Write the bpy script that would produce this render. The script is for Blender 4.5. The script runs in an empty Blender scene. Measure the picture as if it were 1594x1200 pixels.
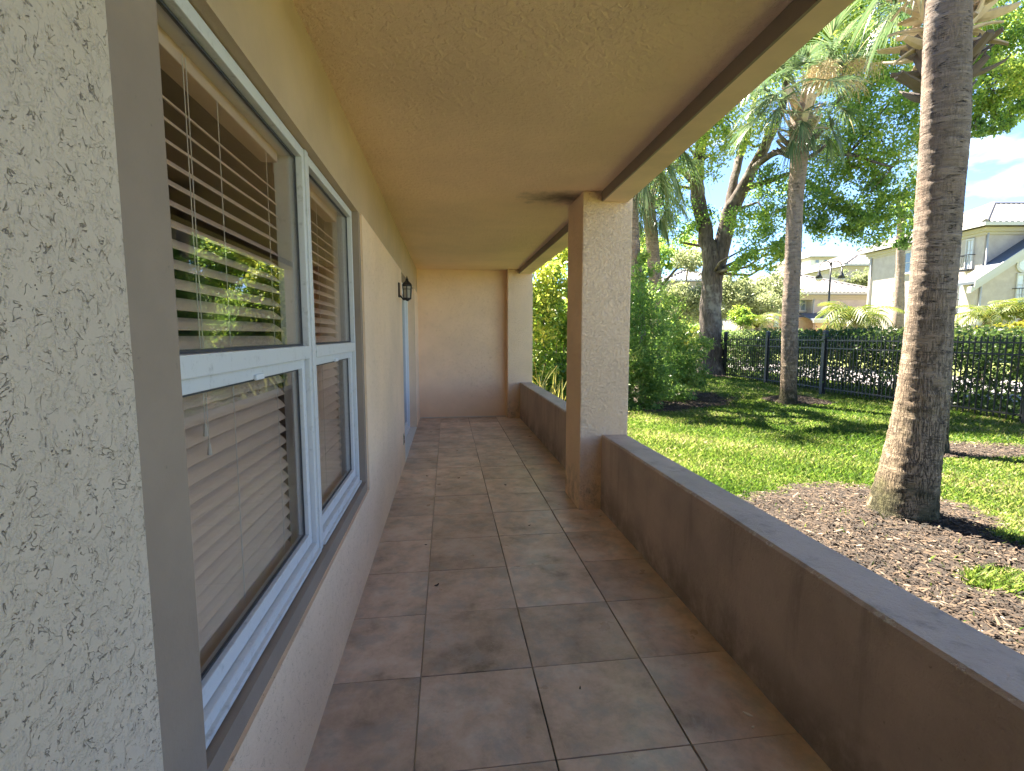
import bpy, math, random
import numpy as np
from mathutils import Vector, Matrix, Euler

random.seed(7)
RNG = np.random.default_rng(11)
C = bpy.context.scene.collection
SC = bpy.context.scene

# ------------------------------------------------------------------ camera
EYE = 1.40
FPX, CPX, CPY, VPX, VPY = 775.0, 797.0, 600.0, 696.0, 522.0
_d = Vector(((VPX - CPX) / FPX, (VPY - CPY) / FPX, 1.0)).normalized()
_u = Vector((0, -_d.z, _d.y)).normalized()
_x = _d.cross(_u)
ROT = Matrix((_x, _d, _u))                   # camera (right, down, forward) -> world
cam_d = bpy.data.cameras.new('camera')
cam = bpy.data.objects.new('camera', cam_d)
C.objects.link(cam)
cam_d.sensor_fit = 'HORIZONTAL'
cam_d.sensor_width = 36.0
cam_d.lens = 36.0 * FPX / 1594.0
cam_d.clip_start = 0.05
cam_d.clip_end = 2000
_r, _dn, _f = (ROT @ Vector(v) for v in ((1, 0, 0), (0, 1, 0), (0, 0, 1)))
cam.matrix_world = Matrix(((_r.x, -_dn.x, -_f.x, 0), (_r.y, -_dn.y, -_f.y, 0), (_r.z, -_dn.z, -_f.z, EYE), (0, 0, 0, 1)))
SC.camera = cam


def at(px, py, depth):
    """world point seen at a photograph pixel, at a given distance along the view axis"""
    return Vector((0, 0, EYE)) + ROT @ Vector(((px - CPX) / FPX, (py - CPY) / FPX, 1.0)) * depth


def on_z(px, py, z):
    r = ROT @ Vector(((px - CPX) / FPX, (py - CPY) / FPX, 1.0))
    return Vector((0, 0, EYE)) + r * ((z - EYE) / r.z)


# ------------------------------------------------------------------ sky, sun, exposure
SUN_EL, SUN_AZ = math.radians(60), math.radians(-22)      # azimuth from +Y towards +X
world = bpy.data.worlds.new('World')
SC.world = world
world.use_nodes = True
wn, wl = world.node_tree.nodes, world.node_tree.links
wn.clear()
w_out = wn.new('ShaderNodeOutputWorld')
w_bg = wn.new('ShaderNodeBackground')
w_sky = wn.new('ShaderNodeTexSky')
w_sky.sky_type = 'NISHITA'
w_sky.sun_disc = False
w_sky.sun_elevation = SUN_EL
w_sky.sun_rotation = SUN_AZ
w_sky.air_density = 0.55
w_sky.dust_density = 0.0
w_sky.ozone_density = 5.0
w_bg.inputs['Strength'].default_value = 0.06
# soft cumulus low in the sky, the same all round
w_tc = wn.new('ShaderNodeTexCoord')
w_map = wn.new('ShaderNodeMapping')
w_map.inputs['Scale'].default_value = (2.2, 2.2, 6.0)
w_map.inputs['Location'].default_value = (0.4, 0.15, 0.2)
w_no = wn.new('ShaderNodeTexNoise')
w_no.inputs['Scale'].default_value = 1.6
w_no.inputs['Detail'].default_value = 7
w_no.inputs['Roughness'].default_value = 0.55
w_ramp = wn.new('ShaderNodeValToRGB')
w_ramp.color_ramp.elements[0].position = 0.58
w_ramp.color_ramp.elements[1].position = 0.76
w_mix = wn.new('ShaderNodeMix')
w_mix.data_type = 'RGBA'
w_mix.inputs[7].default_value = (4.6, 4.7, 4.9, 1)
wl.new(w_tc.outputs['Generated'], w_map.inputs['Vector'])
wl.new(w_map.outputs[0], w_no.inputs['Vector'])
wl.new(w_no.outputs['Fac'], w_ramp.inputs[0])
wl.new(w_ramp.outputs[0], w_mix.inputs[0])
wl.new(w_sky.outputs[0], w_mix.inputs[6])
wl.new(w_mix.outputs[2], w_bg.inputs['Color'])
wl.new(w_bg.outputs[0], w_out.inputs[0])

sun_d = bpy.data.lights.new('sun', 'SUN')
sun_d.energy = 4.9
sun_d.angle = math.radians(0.5)
sun_d.color = (1.0, 0.91, 0.76)
sun = bpy.data.objects.new('sun', sun_d)
C.objects.link(sun)
SUN_DIR = Vector((math.sin(SUN_AZ) * math.cos(SUN_EL), math.cos(SUN_AZ) * math.cos(SUN_EL), math.sin(SUN_EL)))
sun.rotation_euler = SUN_DIR.to_track_quat('Z', 'Y').to_euler()
sun.location = SUN_DIR * 60

SC.view_settings.view_transform = 'Standard'
SC.view_settings.look = 'None'
SC.view_settings.gamma = 1.0
SC.view_settings.use_curve_mapping = False
SC.view_settings.exposure = 3.35
SC.render.engine = 'CYCLES'
SC.cycles.max_bounces = 10
SC.cycles.diffuse_bounces = 6
SC.cycles.transparent_max_bounces = 16
SC.cycles.sample_clamp_indirect = 6
SC.cycles.use_denoising = True


# ------------------------------------------------------------------ materials
class NT:
    def __init__(self, name):
        self.m = bpy.data.materials.new(name)
        self.m.use_nodes = True
        self.t = self.m.node_tree
        self.n, self.l = self.t.nodes, self.t.links
        self.n.clear()
        self.out = self.n.new('ShaderNodeOutputMaterial')
        self.b = self.n.new('ShaderNodeBsdfPrincipled')
        self.l.new(self.b.outputs[0], self.out.inputs[0])
        self._tc = None

    def inp(self, node, key, v):
        if v is None:
            return
        if hasattr(v, 'is_linked') or isinstance(v, bpy.types.NodeSocket):
            self.l.new(v, node.inputs[key])
        else:
            node.inputs[key].default_value = v

    def obj(self):
        if self._tc is None:
            self._tc = self.n.new('ShaderNodeTexCoord')
        return self._tc.outputs['Object']

    def map(self, scale=(1, 1, 1), loc=(0, 0, 0), rot=(0, 0, 0), vec=None):
        m = self.n.new('ShaderNodeMapping')
        m.inputs['Scale'].default_value = scale
        self.inp(m, 'Location', loc)
        m.inputs['Rotation'].default_value = rot
        self.l.new(vec if vec is not None else self.obj(), m.inputs['Vector'])
        return m.outputs[0]

    def noise(self, scale, detail=3, rough=0.5, dist=0.0, vec=None, color=False):
        n = self.n.new('ShaderNodeTexNoise')
        n.inputs['Scale'].default_value = scale
        n.inputs['Detail'].default_value = detail
        n.inputs['Roughness'].default_value = rough
        n.inputs['Distortion'].default_value = dist
        self.l.new(vec if vec is not None else self.obj(), n.inputs['Vector'])
        return n.outputs['Color' if color else 'Fac']

    def voro(self, scale, feature='F1', vec=None, out='Distance'):
        n = self.n.new('ShaderNodeTexVoronoi')
        n.feature = feature
        n.inputs['Scale'].default_value = scale
        self.l.new(vec if vec is not None else self.obj(), n.inputs['Vector'])
        return n.outputs[out]

    def math(self, op, a, b=0.0, c=None):
        n = self.n.new('ShaderNodeMath')
        n.operation = op
        self.inp(n, 0, a)
        self.inp(n, 1, b)
        if c is not None:
            self.inp(n, 2, c)
        return n.outputs[0]

    def rng(self, v, a, b, c=0.0, d=1.0):
        n = self.n.new('ShaderNodeMapRange')
        n.interpolation_type = 'SMOOTHSTEP'
        self.inp(n, 0, v)
        for i, x in enumerate((a, b, c, d)):
            n.inputs[i + 1].default_value = x
        return n.outputs[0]

    def mix(self, f, a, b, mode='MIX'):
        n = self.n.new('ShaderNodeMix')
        n.data_type = 'RGBA'
        n.blend_type = mode
        self.inp(n, 0, f)
        for k, v in ((6, a), (7, b)):
            if isinstance(v, tuple) and len(v) == 3:
                v = v + (1,)
            self.inp(n, k, v)
        return n.outputs[2]

    def ramp(self, f, stops):
        n = self.n.new('ShaderNodeValToRGB')
        cr = n.color_ramp
        while len(cr.elements) < len(stops):
            cr.elements.new(0.5)
        for e, (p, c) in zip(cr.elements, stops):
            e.position = p
            e.color = c + (1,)
        self.l.new(f, n.inputs[0])
        return n.outputs[0]

    def attr(self, name):
        n = self.n.new('ShaderNodeAttribute')
        n.attribute_name = name
        return n.outputs['Fac']

    def orand(self):
        return self.n.new('ShaderNodeObjectInfo').outputs['Random']

    def bump(self, h, strength=0.5, dist=0.01, normal=None):
        n = self.n.new('ShaderNodeBump')
        n.inputs['Strength'].default_value = strength
        n.inputs['Distance'].default_value = dist
        self.l.new(h, n.inputs['Height'])
        if normal is not None:
            self.l.new(normal, n.inputs['Normal'])
        return n.outputs[0]

    def fin(self, color=None, rough=None, normal=None, metal=None, spec=None):
        if isinstance(color, tuple) and len(color) == 3:
            color = color + (1,)
        self.inp(self.b, 'Base Color', color)
        self.inp(self.b, 'Roughness', rough)
        if normal is not None:
            self.l.new(normal, self.b.inputs['Normal'])
        self.inp(self.b, 'Metallic', metal)
        self.inp(self.b, 'Specular IOR Level', spec)
        return self.m


def mat_stucco(name, col, worm=1.0, wscale=11.0, grain=1.0, pit_shade=0.5, bdist=0.006, splash=False):
    t = NT(name)
    n1 = t.noise(150, 3, 0.6)
    n2 = t.noise(38, 4, 0.6)
    w = t.noise(wscale, 2.5, 0.55, 0.9)
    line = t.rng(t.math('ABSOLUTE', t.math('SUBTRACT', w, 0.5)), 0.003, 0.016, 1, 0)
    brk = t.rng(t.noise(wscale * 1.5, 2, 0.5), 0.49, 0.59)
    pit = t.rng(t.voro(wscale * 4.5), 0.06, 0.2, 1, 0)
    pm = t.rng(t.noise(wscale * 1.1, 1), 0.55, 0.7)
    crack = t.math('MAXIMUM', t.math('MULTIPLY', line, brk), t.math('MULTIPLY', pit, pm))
    plate = t.rng(t.noise(wscale * 0.8, 4, 0.65, 0.15), 0.42, 0.6)
    h = t.math('ADD', t.math('MULTIPLY', n1, 0.12 * grain), t.math('MULTIPLY', n2, 0.3 * grain))
    h = t.math('ADD', h, t.math('MULTIPLY', plate, 0.35 * worm))
    h = t.math('SUBTRACT', h, t.math('MULTIPLY', crack, 1.0 * worm))
    big = t.noise(1.3, 4, 0.6)
    c = t.mix(t.rng(big, 0.3, 0.7), tuple(x * 0.93 for x in col), tuple(min(1, x * 1.05) for x in col))
    c = t.mix(t.math('MULTIPLY', crack, pit_shade * worm), c, (0.07, 0.065, 0.055))  # shade inside the pits, painted into the colour
    c = t.mix(t.math('MULTIPLY', t.rng(t.noise(5, 5, 0.7), 0.58, 0.75), 0.22), c, tuple(x * 0.6 for x in col))
    if splash:     # grime splashed up from the floor
        sep = t.n.new('ShaderNodeSeparateXYZ')
        t.l.new(t.obj(), sep.inputs[0])
        g = t.math('MULTIPLY', t.rng(sep.outputs[2], 0.02, 0.5, 1, 0), t.rng(t.noise(9, 5, 0.7), 0.42, 0.7))
        c = t.mix(t.math('MULTIPLY', g, 0.55), c, (0.13, 0.115, 0.10))
    return t.fin(c, 0.85, t.bump(h, 0.9, bdist), spec=0.25)


def mat_smooth(name, col, rough=0.6, stain=0.3, bdist=0.002, stain_col=(0.1, 0.08, 0.06)):
    t = NT(name)
    big = t.noise(2.1, 5, 0.65)
    c = t.mix(t.rng(big, 0.3, 0.7), tuple(x * 0.88 for x in col), tuple(min(1, x * 1.07) for x in col))
    sp = t.math('MULTIPLY', t.rng(t.noise(26, 5, 0.75), 0.62, 0.78), stain)
    c = t.mix(sp, c, stain_col)
    dot = t.math('MULTIPLY', t.rng(t.voro(23), 0.03, 0.09, 1, 0), t.rng(t.noise(7, 1), 0.6, 0.7))
    c = t.mix(t.math('MULTIPLY', dot, min(1, stain * 2)), c, stain_col)
    h = t.math('ADD', t.math('ADD', t.noise(70, 5, 0.7), t.math('MULTIPLY', t.noise(7, 4), 1.2)), t.math('MULTIPLY', t.noise(24, 3), 0.8))
    r = t.rng(big, 0.2, 0.8, rough - 0.08, rough + 0.1)
    return t.fin(c, r, t.bump(h, 0.5, bdist), spec=0.3)


def mat_plain(name, col, rough=0.5, metal=0.0, var=0.15, bdist=0.001, scale=20):
    t = NT(name)
    n = t.noise(scale, 4, 0.6)
    c = t.mix(n, tuple(x * (1 - var) for x in col), tuple(min(1, x * (1 + var)) for x in col))
    return t.fin(c, rough, t.bump(n, 0.3, bdist), metal)


def mat_leaf(name, ramp, trans=0.45, rough=0.45, attr='rnd'):
    t = NT(name)
    c = t.ramp(t.attr(attr), ramp)
    t.fin(c, rough, spec=0.35)
    tr = t.n.new('ShaderNodeBsdfTranslucent')
    hs = t.n.new('ShaderNodeHueSaturation')
    hs.inputs['Value'].default_value = 1.5
    hs.inputs['Hue'].default_value = 0.485
    hs.inputs['Saturation'].default_value = 1.1
    t.l.new(c, hs.inputs['Color'])
    t.l.new(hs.outputs[0], tr.inputs['Color'])
    mx = t.n.new('ShaderNodeMixShader')
    mx.inputs[0].default_value = trans
    t.l.new(t.b.outputs[0], mx.inputs[1])
    t.l.new(tr.outputs[0], mx.inputs[2])
    t.l.new(mx.outputs[0], t.out.inputs[0])
    return t.m


def mat_glass(name, tint=(0.96, 0.955, 0.945), base=0.04):
    t = NT(name)
    lw = t.n.new('ShaderNodeLayerWeight')
    lw.inputs['Blend'].default_value = 0.5
    f = t.math('ADD', t.math('MULTIPLY', t.math('POWER', lw.outputs['Facing'], 5.0), 1 - base), base)
    tr = t.n.new('ShaderNodeBsdfTransparent')
    tr.inputs[0].default_value = tint + (1,)
    gl = t.n.new('ShaderNodeBsdfGlossy')
    gl.inputs['Roughness'].default_value = 0.0
    mx = t.n.new('ShaderNodeMixShader')
    t.l.new(f, mx.inputs[0])
    t.l.new(tr.outputs[0], mx.inputs[1])
    t.l.new(gl.outputs[0], mx.inputs[2])
    t.l.new(mx.outputs[0], t.out.inputs[0])
    return t.m


TAN = (0.88, 0.635, 0.42)
TAUPE = (0.32, 0.242, 0.178)
M = {}
M['stucco'] = mat_stucco('stucco_wall', TAN, worm=0.4, wscale=30, pit_shade=0.35, bdist=0.005)
M['stucco_pitted'] = mat_stucco('pitted_stucco_wall', (0.60, 0.49, 0.37), worm=1.0, wscale=38, pit_shade=0.38, bdist=0.008)
M['stucco_pillar'] = mat_stucco('stucco_pillar', TAN, worm=1.0, wscale=58, pit_shade=0.10, bdist=0.012, splash=True)
M['stucco_end'] = mat_stucco('stucco_end', TAN, worm=0.45, wscale=26, pit_shade=0.10, bdist=0.007)
M['band'] = mat_smooth('band_paint', (0.52, 0.38, 0.245), 0.6, 0.12)
M['trim'] = mat_smooth('trim_paint', TAUPE, 0.6, 0.5)


def mat_parapet():
    t = NT('parapet_paint')
    col = (0.47, 0.36, 0.285)
    big = t.noise(1.7, 6, 0.65)
    c = t.mix(t.rng(big, 0.3, 0.7), tuple(x * 0.78 for x in col), tuple(x * 1.1 for x in col))
    sep = t.n.new('ShaderNodeSeparateXYZ')
    t.l.new(t.obj(), sep.inputs[0])
    streak = t.math('MULTIPLY', t.rng(t.noise(1.0, 5, 0.7, 0.2, t.map((9, 9, 0.7))), 0.52, 0.72), t.rng(sep.outputs[2], 0.1, 0.6, 0.35, 1))
    c = t.mix(t.math('MULTIPLY', streak, 0.4), c, (0.13, 0.105, 0.085))
    foot_dark = t.math('MULTIPLY', t.rng(sep.outputs[2], 0.0, 0.34, 1, 0), t.rng(t.noise(4.5, 6, 0.7), 0.34, 0.62))  # darker, patchy colour towards the foot of the wall
    c = t.mix(t.math('MULTIPLY', foot_dark, 0.55), c, (0.075, 0.062, 0.05))
    spot = t.math('MULTIPLY', t.rng(t.noise(30, 6, 0.8), 0.62, 0.72), 0.5)
    c = t.mix(spot, c, (0.11, 0.09, 0.075))
    edge = t.rng(t.math('ABSOLUTE', t.math('SUBTRACT', sep.outputs[2], PZ - 0.006)), 0.004, 0.014, 1, 0)
    edge = t.math('MULTIPLY', edge, t.rng(sep.outputs[0], 1.215 + 0.006, 1.215 + 0.02, 1, 0))
    chip = t.math('MULTIPLY', edge, t.rng(t.noise(13, 5, 0.75), 0.54, 0.62))
    c = t.mix(t.math('MULTIPLY', chip, 0.8), c, (0.60, 0.52, 0.43))
    h = t.math('ADD', t.math('ADD', t.noise(90, 5, 0.7), t.math('MULTIPLY', t.noise(8, 4), 1.4)), t.math('MULTIPLY', t.noise(28, 4), 1.0))
    h = t.math('SUBTRACT', h, t.math('MULTIPLY', chip, 0.6))
    return t.fin(c, t.rng(big, 0.2, 0.8, 0.55, 0.75), t.bump(h, 0.8, 0.005), spec=0.3)


PZ = 0.61
M['parapet'] = mat_parapet()
M['beam'] = mat_smooth('beam_paint', (0.82, 0.61, 0.41), 0.65, 0.12)
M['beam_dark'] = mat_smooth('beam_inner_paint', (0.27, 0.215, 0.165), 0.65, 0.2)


def mat_ceiling():
    t = NT('ceiling_paint')
    col = (0.92, 0.66, 0.44)
    n1, n2 = t.noise(130, 4, 0.65), t.noise(52, 4, 0.65)
    h = t.math('ADD', t.math('MULTIPLY', n1, 0.3), n2)
    h = t.math('ADD', h, t.math('MULTIPLY', t.rng(t.noise(34, 3, 0.6, 0.2), 0.45, 0.6), 0.5))
    big = t.noise(1.1, 4, 0.6)
    c = t.mix(t.rng(big, 0.3, 0.7), tuple(x * 0.92 for x in col), tuple(x * 1.06 for x in col))
    # mildew bloom where the pillar meets the ceiling
    sep = t.n.new('ShaderNodeVectorMath')
    sep.operation = 'DISTANCE'
    t.l.new(t.map((0.75, 1.25, 1), (0, 0, 0)), sep.inputs[0])
    sep.inputs[1].default_value = (0.97 * 0.75, 4.02 * 1.25, 2.45)
    dd = t.math('ADD', sep.outputs['Value'], t.math('MULTIPLY', t.math('SUBTRACT', t.noise(5, 5, 0.65), 0.5), 0.5))
    mold = t.math('MULTIPLY', t.rng(dd, 0.0, 0.36, 1, 0), 0.85)
    c = t.mix(mold, c, (0.085, 0.075, 0.06))
    return t.fin(c, 0.8, t.bump(h, 1.0, 0.006), spec=0.25)


M['ceiling'] = mat_ceiling()


def mat_tile():
    t = NT('slate_tile')
    cmb = t.n.new('ShaderNodeCombineXYZ')
    r = t.orand()
    t.l.new(t.math('MULTIPLY', r, 37.0), cmb.inputs[0])
    t.l.new(t.math('MULTIPLY', r, 91.0), cmb.inputs[1])
    v = t.n.new('ShaderNodeVectorMath')
    v.operation = 'ADD'
    t.l.new(t.obj(), v.inputs[0])
    t.l.new(cmb.outputs[0], v.inputs[1])
    v = v.outputs[0]
    a = t.noise(3.6, 9, 0.68, 0.15, v)
    c = t.ramp(a, [(0.30, (0.24, 0.175, 0.13)), (0.43, (0.46, 0.335, 0.25)), (0.52, (0.58, 0.42, 0.32)),
                   (0.61, (0.62, 0.50, 0.41)), (0.72, (0.62, 0.42, 0.30))])
    b = t.noise(6.4, 7, 0.68, 0.1, v)
    c = t.mix(t.math('MULTIPLY', t.rng(b, 0.45, 0.66), 0.7), c, (0.36, 0.325, 0.29))
    ve = t.noise(4.0, 9, 0.72, 0.9, v)
    vein = t.math('MULTIPLY', t.rng(t.math('ABSOLUTE', t.math('SUBTRACT', ve, 0.5)), 0.0, 0.018, 1, 0), t.rng(t.noise(2.4, 2, 0.5, 0, v), 0.5, 0.66))
    c = t.mix(t.math('MULTIPLY', vein, 0.38), c, (0.58, 0.46, 0.37))
    ch = t.math('MULTIPLY', t.rng(t.noise(45, 6, 0.8, 0.2, v), 0.54, 0.66), t.rng(t.noise(2.0, 3, 0.5, 0, v), 0.5, 0.68))
    c = t.mix(t.math('MULTIPLY', ch, 0.75), c, (0.60, 0.47, 0.37))
    tone = t.math('ADD', t.math('MULTIPLY', t.math('SUBTRACT', r, 0.5), 0.3), 1.0)
    hs = t.n.new('ShaderNodeHueSaturation')
    t.l.new(tone, hs.inputs['Value'])
    t.l.new(c, hs.inputs['Color'])
    h = t.math('ADD', t.noise(9, 8, 0.7, 0.2, v), t.math('MULTIPLY', ch, 0.25))
    rr = t.rng(t.noise(6, 5, 0.6, 0, v), 0.3, 0.7, 0.27, 0.5)
    return t.fin(hs.outputs[0], rr, t.bump(h, 0.5, 0.005), spec=0.5)


M['tile'] = mat_tile()
t = NT('grout')
gs = t.n.new('ShaderNodeSeparateXYZ')
t.l.new(t.obj(), gs.inputs[0])
pale = t.rng(t.math('ABSOLUTE', t.math('ADD', gs.outputs[0], 0.125)), 0.01, 0.03, 0.85, 0)      # the long joint nearest the wall was regrouted paler
M['grout'] = t.fin(t.mix(t.math('MAXIMUM', pale, t.rng(t.noise(2.2, 4), 0.4, 0.7)), (0.06, 0.05, 0.042), (0.52, 0.45, 0.38)), 0.9, t.bump(t.noise(120, 3), 0.5, 0.002))
M['white'] = mat_plain('white_aluminium', (0.74, 0.75, 0.76), 0.35, 0.0, 0.06)
t = NT('weathered_white_aluminium')
wn_ = t.noise(30, 6, 0.75)
M['white_old'] = t.fin(t.mix(t.math('MULTIPLY', t.rng(wn_, 0.52, 0.75), 0.8), (0.66, 0.65, 0.63), (0.40, 0.385, 0.36)), 0.38, t.bump(wn_, 0.3, 0.001))
M['gasket'] = mat_plain('dark_gasket', (0.05, 0.05, 0.052), 0.6)
M['slat'] = mat_plain('blind_slat', (0.70, 0.51, 0.375), 0.4, 0, 0.05)
M['cord'] = mat_plain('blind_cord', (0.62, 0.56, 0.48), 0.8, 0, 0.05)
M['glass'] = mat_glass('window_glass')
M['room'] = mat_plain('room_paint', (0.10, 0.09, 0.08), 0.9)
M['black'] = mat_plain('black_metal', (0.014, 0.014, 0.016), 0.45, 0.0, 0.2)
M['lamp_glass'] = mat_plain('frosted_lamp_glass', (0.42, 0.40, 0.33), 0.2, 0, 0.08)
M['almond'] = mat_plain('almond_plastic', (0.50, 0.42, 0.30), 0.4)
M['caulk'] = mat_plain('caulk', (0.62, 0.56, 0.48), 0.7)


# ------------------------------------------------------------------ object helpers
def tag(o, label=None, cat=None, group=None, kind=None):
    for k, v in (('label', label), ('category', cat), ('group', group), ('kind', kind)):
        if v:
            o[k] = v
    return o


def empty(name, loc, label, cat, group=None, rz=0.0):
    o = bpy.data.objects.new(name, None)
    o.empty_display_size = 0.2
    C.objects.link(o)
    o.location = loc
    o.rotation_euler = (0, 0, rz)
    bpy.context.view_layer.update()
    return tag(o, label, cat, group)


def link(name, me, mats, parent=None, loc=None, rot=None):
    """link a mesh. With no loc its vertices are world coordinates."""
    o = bpy.data.objects.new(name, me)
    C.objects.link(o)
    if me is not None:
        for m in (mats if isinstance(mats, (list, tuple)) else [mats]):
            if m is not None and len(me.materials) < (len(mats) if isinstance(mats, (list, tuple)) else 1):
                me.materials.append(m)
    if parent is not None:
        o.parent = parent
        if loc is None:
            o.matrix_parent_inverse = world_of(parent).inverted()
    if loc is not None:
        o.location = loc
    if rot is not None:
        o.rotation_euler = rot
    return o


def world_of(o):
    m = Matrix.LocRotScale(o.location, o.rotation_euler, o.scale)
    if o.parent is not None:
        m = world_of(o.parent) @ o.matrix_parent_inverse @ m
    return m


class MB:
    """collects shapes into one mesh"""
    def __init__(self):
        self.v, self.f, self.mi = [], [], []
        self.cur = 0

    def add(self, vs, fs):
        b = len(self.v)
        self.v += [tuple(v) for v in vs]
        self.f += [tuple(b + i for i in f) for f in fs]
        self.mi += [self.cur] * len(fs)
        return self

    def box(self, x0, x1, y0, y1, z0, z1, xf=None):
        vs = [Vector((x, y, z)) for z in (z0, z1) for y in (y0, y1) for x in (x0, x1)]
        if xf:
            vs = [xf @ v for v in vs]
        return self.add(vs, [(0, 2, 3, 1), (4, 5, 7, 6), (0, 1, 5, 4), (2, 6, 7, 3), (0, 4, 6, 2), (1, 3, 7, 5)])

    def bar(self, a, b, r, n=6, r2=None):
        return self.tube([a, b], [r, r if r2 is None else r2], n)

    def tube(self, pts, rad, n=10, jit=0.0, cap=True, ell=1.0):
        pts = [Vector(p) for p in pts]
        vs, fs = [], []
        prev = None
        for i, p in enumerate(pts):
            d = (pts[min(i + 1, len(pts) - 1)] - pts[max(i - 1, 0)]).normalized()
            ref = Vector((0, 0, 1)) if abs(d.z) < 0.9 else Vector((1, 0, 0))
            if prev is not None:
                ref = prev
            s = d.cross(ref).normalized()
            u = s.cross(d).normalized()
            prev = u
            for k in range(n):
                a = 2 * math.pi * k / n
                r = rad[i] * (1 + (random.uniform(-jit, jit) if jit else 0))
                vs.append(p + (s * math.cos(a) + u * math.sin(a) * ell) * r)
        for i in range(len(pts) - 1):
            for k in range(n):
                k2 = (k + 1) % n
                fs.append((i * n + k, i * n + k2, (i + 1) * n + k2, (i + 1) * n + k))
        if cap:
            fs.append(tuple(range(n - 1, -1, -1)))
            fs.append(tuple(range((len(pts) - 1) * n, len(pts) * n)))
        return self.add(vs, fs)

    def mesh(self, name, smooth=False, bevel=0.0):
        me = bpy.data.meshes.new(name)
        me.from_pydata(self.v, [], self.f)
        if max(self.mi, default=0) > 0:
            me.polygons.foreach_set('material_index', self.mi)
        if smooth:
            me.polygons.foreach_set('use_smooth', [True] * len(me.polygons))
        me.update()
        if bevel:
            import bmesh
            bm = bmesh.new()
            bm.from_mesh(me)
            bmesh.ops.recalc_face_normals(bm, faces=bm.faces)
            bmesh.ops.bevel(bm, geom=bm.edges[:], offset=bevel, segments=2, profile=0.6, affect='EDGES')
            bm.to_mesh(me)
            bm.free()
        return me

    def obj(self, name, mat, parent=None, smooth=False, bevel=0.0):
        return link(name, self.mesh(name, smooth, bevel), mat, parent)


def box_obj(name, b, mat, parent=None, bevel=0.0):
    return MB().box(*b).obj(name, mat, parent, bevel=bevel)


def np_mesh(name, verts, faces, k, rnd=None):
    """fast mesh: verts (N,3), faces (F,k); rnd: one float per face"""
    me = bpy.data.meshes.new(name)
    nv, nf = len(verts), len(faces)
    me.vertices.add(nv)
    me.vertices.foreach_set('co', np.ascontiguousarray(verts, np.float32).ravel())
    me.loops.add(nf * k)
    me.loops.foreach_set('vertex_index', np.ascontiguousarray(faces, np.int32).ravel())
    me.polygons.add(nf)
    me.polygons.foreach_set('loop_start', np.arange(0, nf * k, k, dtype=np.int32))
    if rnd is not None:
        a = me.attributes.new('rnd', 'FLOAT', 'FACE')
        a.data.foreach_set('value', np.ascontiguousarray(rnd, np.float32))
    me.update(calc_edges=True)
    return me


def unit(n, rng=RNG):
    v = rng.normal(size=(n, 3))
    return v / np.linalg.norm(v, axis=1, keepdims=True)


def leaf_mesh(name, cen, length, width, tone=None, up=0.35, fold=0.25):
    """kite-shaped leaves with a slight fold, one per centre"""
    n = len(cen)
    d = unit(n)
    d[:, 2] -= 0.15
    nr = unit(n)
    nr[:, 2] = np.abs(nr[:, 2]) + up
    s = np.cross(d, nr)
    s /= np.linalg.norm(s, axis=1, keepdims=True) + 1e-9
    nn = np.cross(s, d)
    d /= np.linalg.norm(d, axis=1, keepdims=True)
    L = (length * RNG.uniform(0.65, 1.3, n))[:, None]
    W = (width * RNG.uniform(0.7, 1.25, n))[:, None]
    a = cen - d * L * 0.5
    b = cen + s * W * 0.5 + nn * W * fold
    c = cen + d * L * 0.5
    e = cen - s * W * 0.5 + nn * W * fold
    V = np.stack([a, b, c, e], 1).reshape(-1, 3)
    i = np.arange(n) * 4
    F = np.stack([i, i + 1, i + 2, i + 3], 1)
    r = RNG.uniform(0, 1, n) if tone is None else np.clip(tone + RNG.normal(0, 0.14, n), 0, 1)
    return np_mesh(name, V, F, 4, r)


def clumps(cs, dens=1.0):
    """cs: list of (centre, (rx,ry,rz), n, tone) -> points, tones"""
    P, T = [], []
    for c, r, n, tone in cs:
        n = max(4, int(n * dens))
        k = max(3, n // 55)                       # sub-sprays make the outline uneven
        sub = unit(k) * (RNG.uniform(0.15, 1, (k, 1)) ** 0.45)
        idx = RNG.integers(0, k, n)
        p = sub[idx] + RNG.normal(0, 0.17, (n, 3))
        P.append(np.array(c) + p * np.array(r))
        T.append(np.clip(tone + RNG.normal(0, 0.12, k)[idx], 0, 1))
    return np.concatenate(P), np.concatenate(T)


def dup(o, parent):
    c = o.copy()
    C.objects.link(c)
    c.parent = parent
    return c


def copy_tree(root, loc, rz, label=None, scale=None):
    r = root.copy()
    C.objects.link(r)
    r.location = loc
    r.rotation_euler = (0, 0, rz)
    if scale:
        r.scale = (scale,) * 3
    if label:
        r['label'] = label
    for ch in list(root.children):
        c = dup(ch, r)
        for g in list(ch.children):
            dup(g, c)
    return r


# ================================================================== GROUND
def sstep(x, a, b):
    t_ = np.clip((x - a) / (b - a), 0, 1)
    return t_ * t_ * (3 - 2 * t_)


def ground_z(x, y):
    x, y = np.asarray(x, float), np.asarray(y, float)
    z = -0.16 + 0.15 * sstep(y, 12.5, 17.0) * sstep(x, 3, 6) * (1 - sstep(x, 9.4, 10.4))
    z = z - 0.05 * sstep(y, 9, 12) * (1 - sstep(y, 12.5, 15)) * sstep(x, 8, 10)
    z = z + 0.13 * np.exp(-(((x - 8.05) / 0.55) ** 2 + ((y - 10.6) / 0.55) ** 2))       # mound at the slender palm
    z = z + 0.07 * np.exp(-(((x - 3.75) / 0.9) ** 2 + ((y - 3.6) / 0.9) ** 2))
    z = z + 0.015 * np.sin(x * 1.7 + 0.6) * np.sin(y * 1.3)
    return z * (1 - sstep(np.hypot(x, y), 60, 90)) - 0.2 * sstep(np.hypot(x, y), 60, 90)


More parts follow.
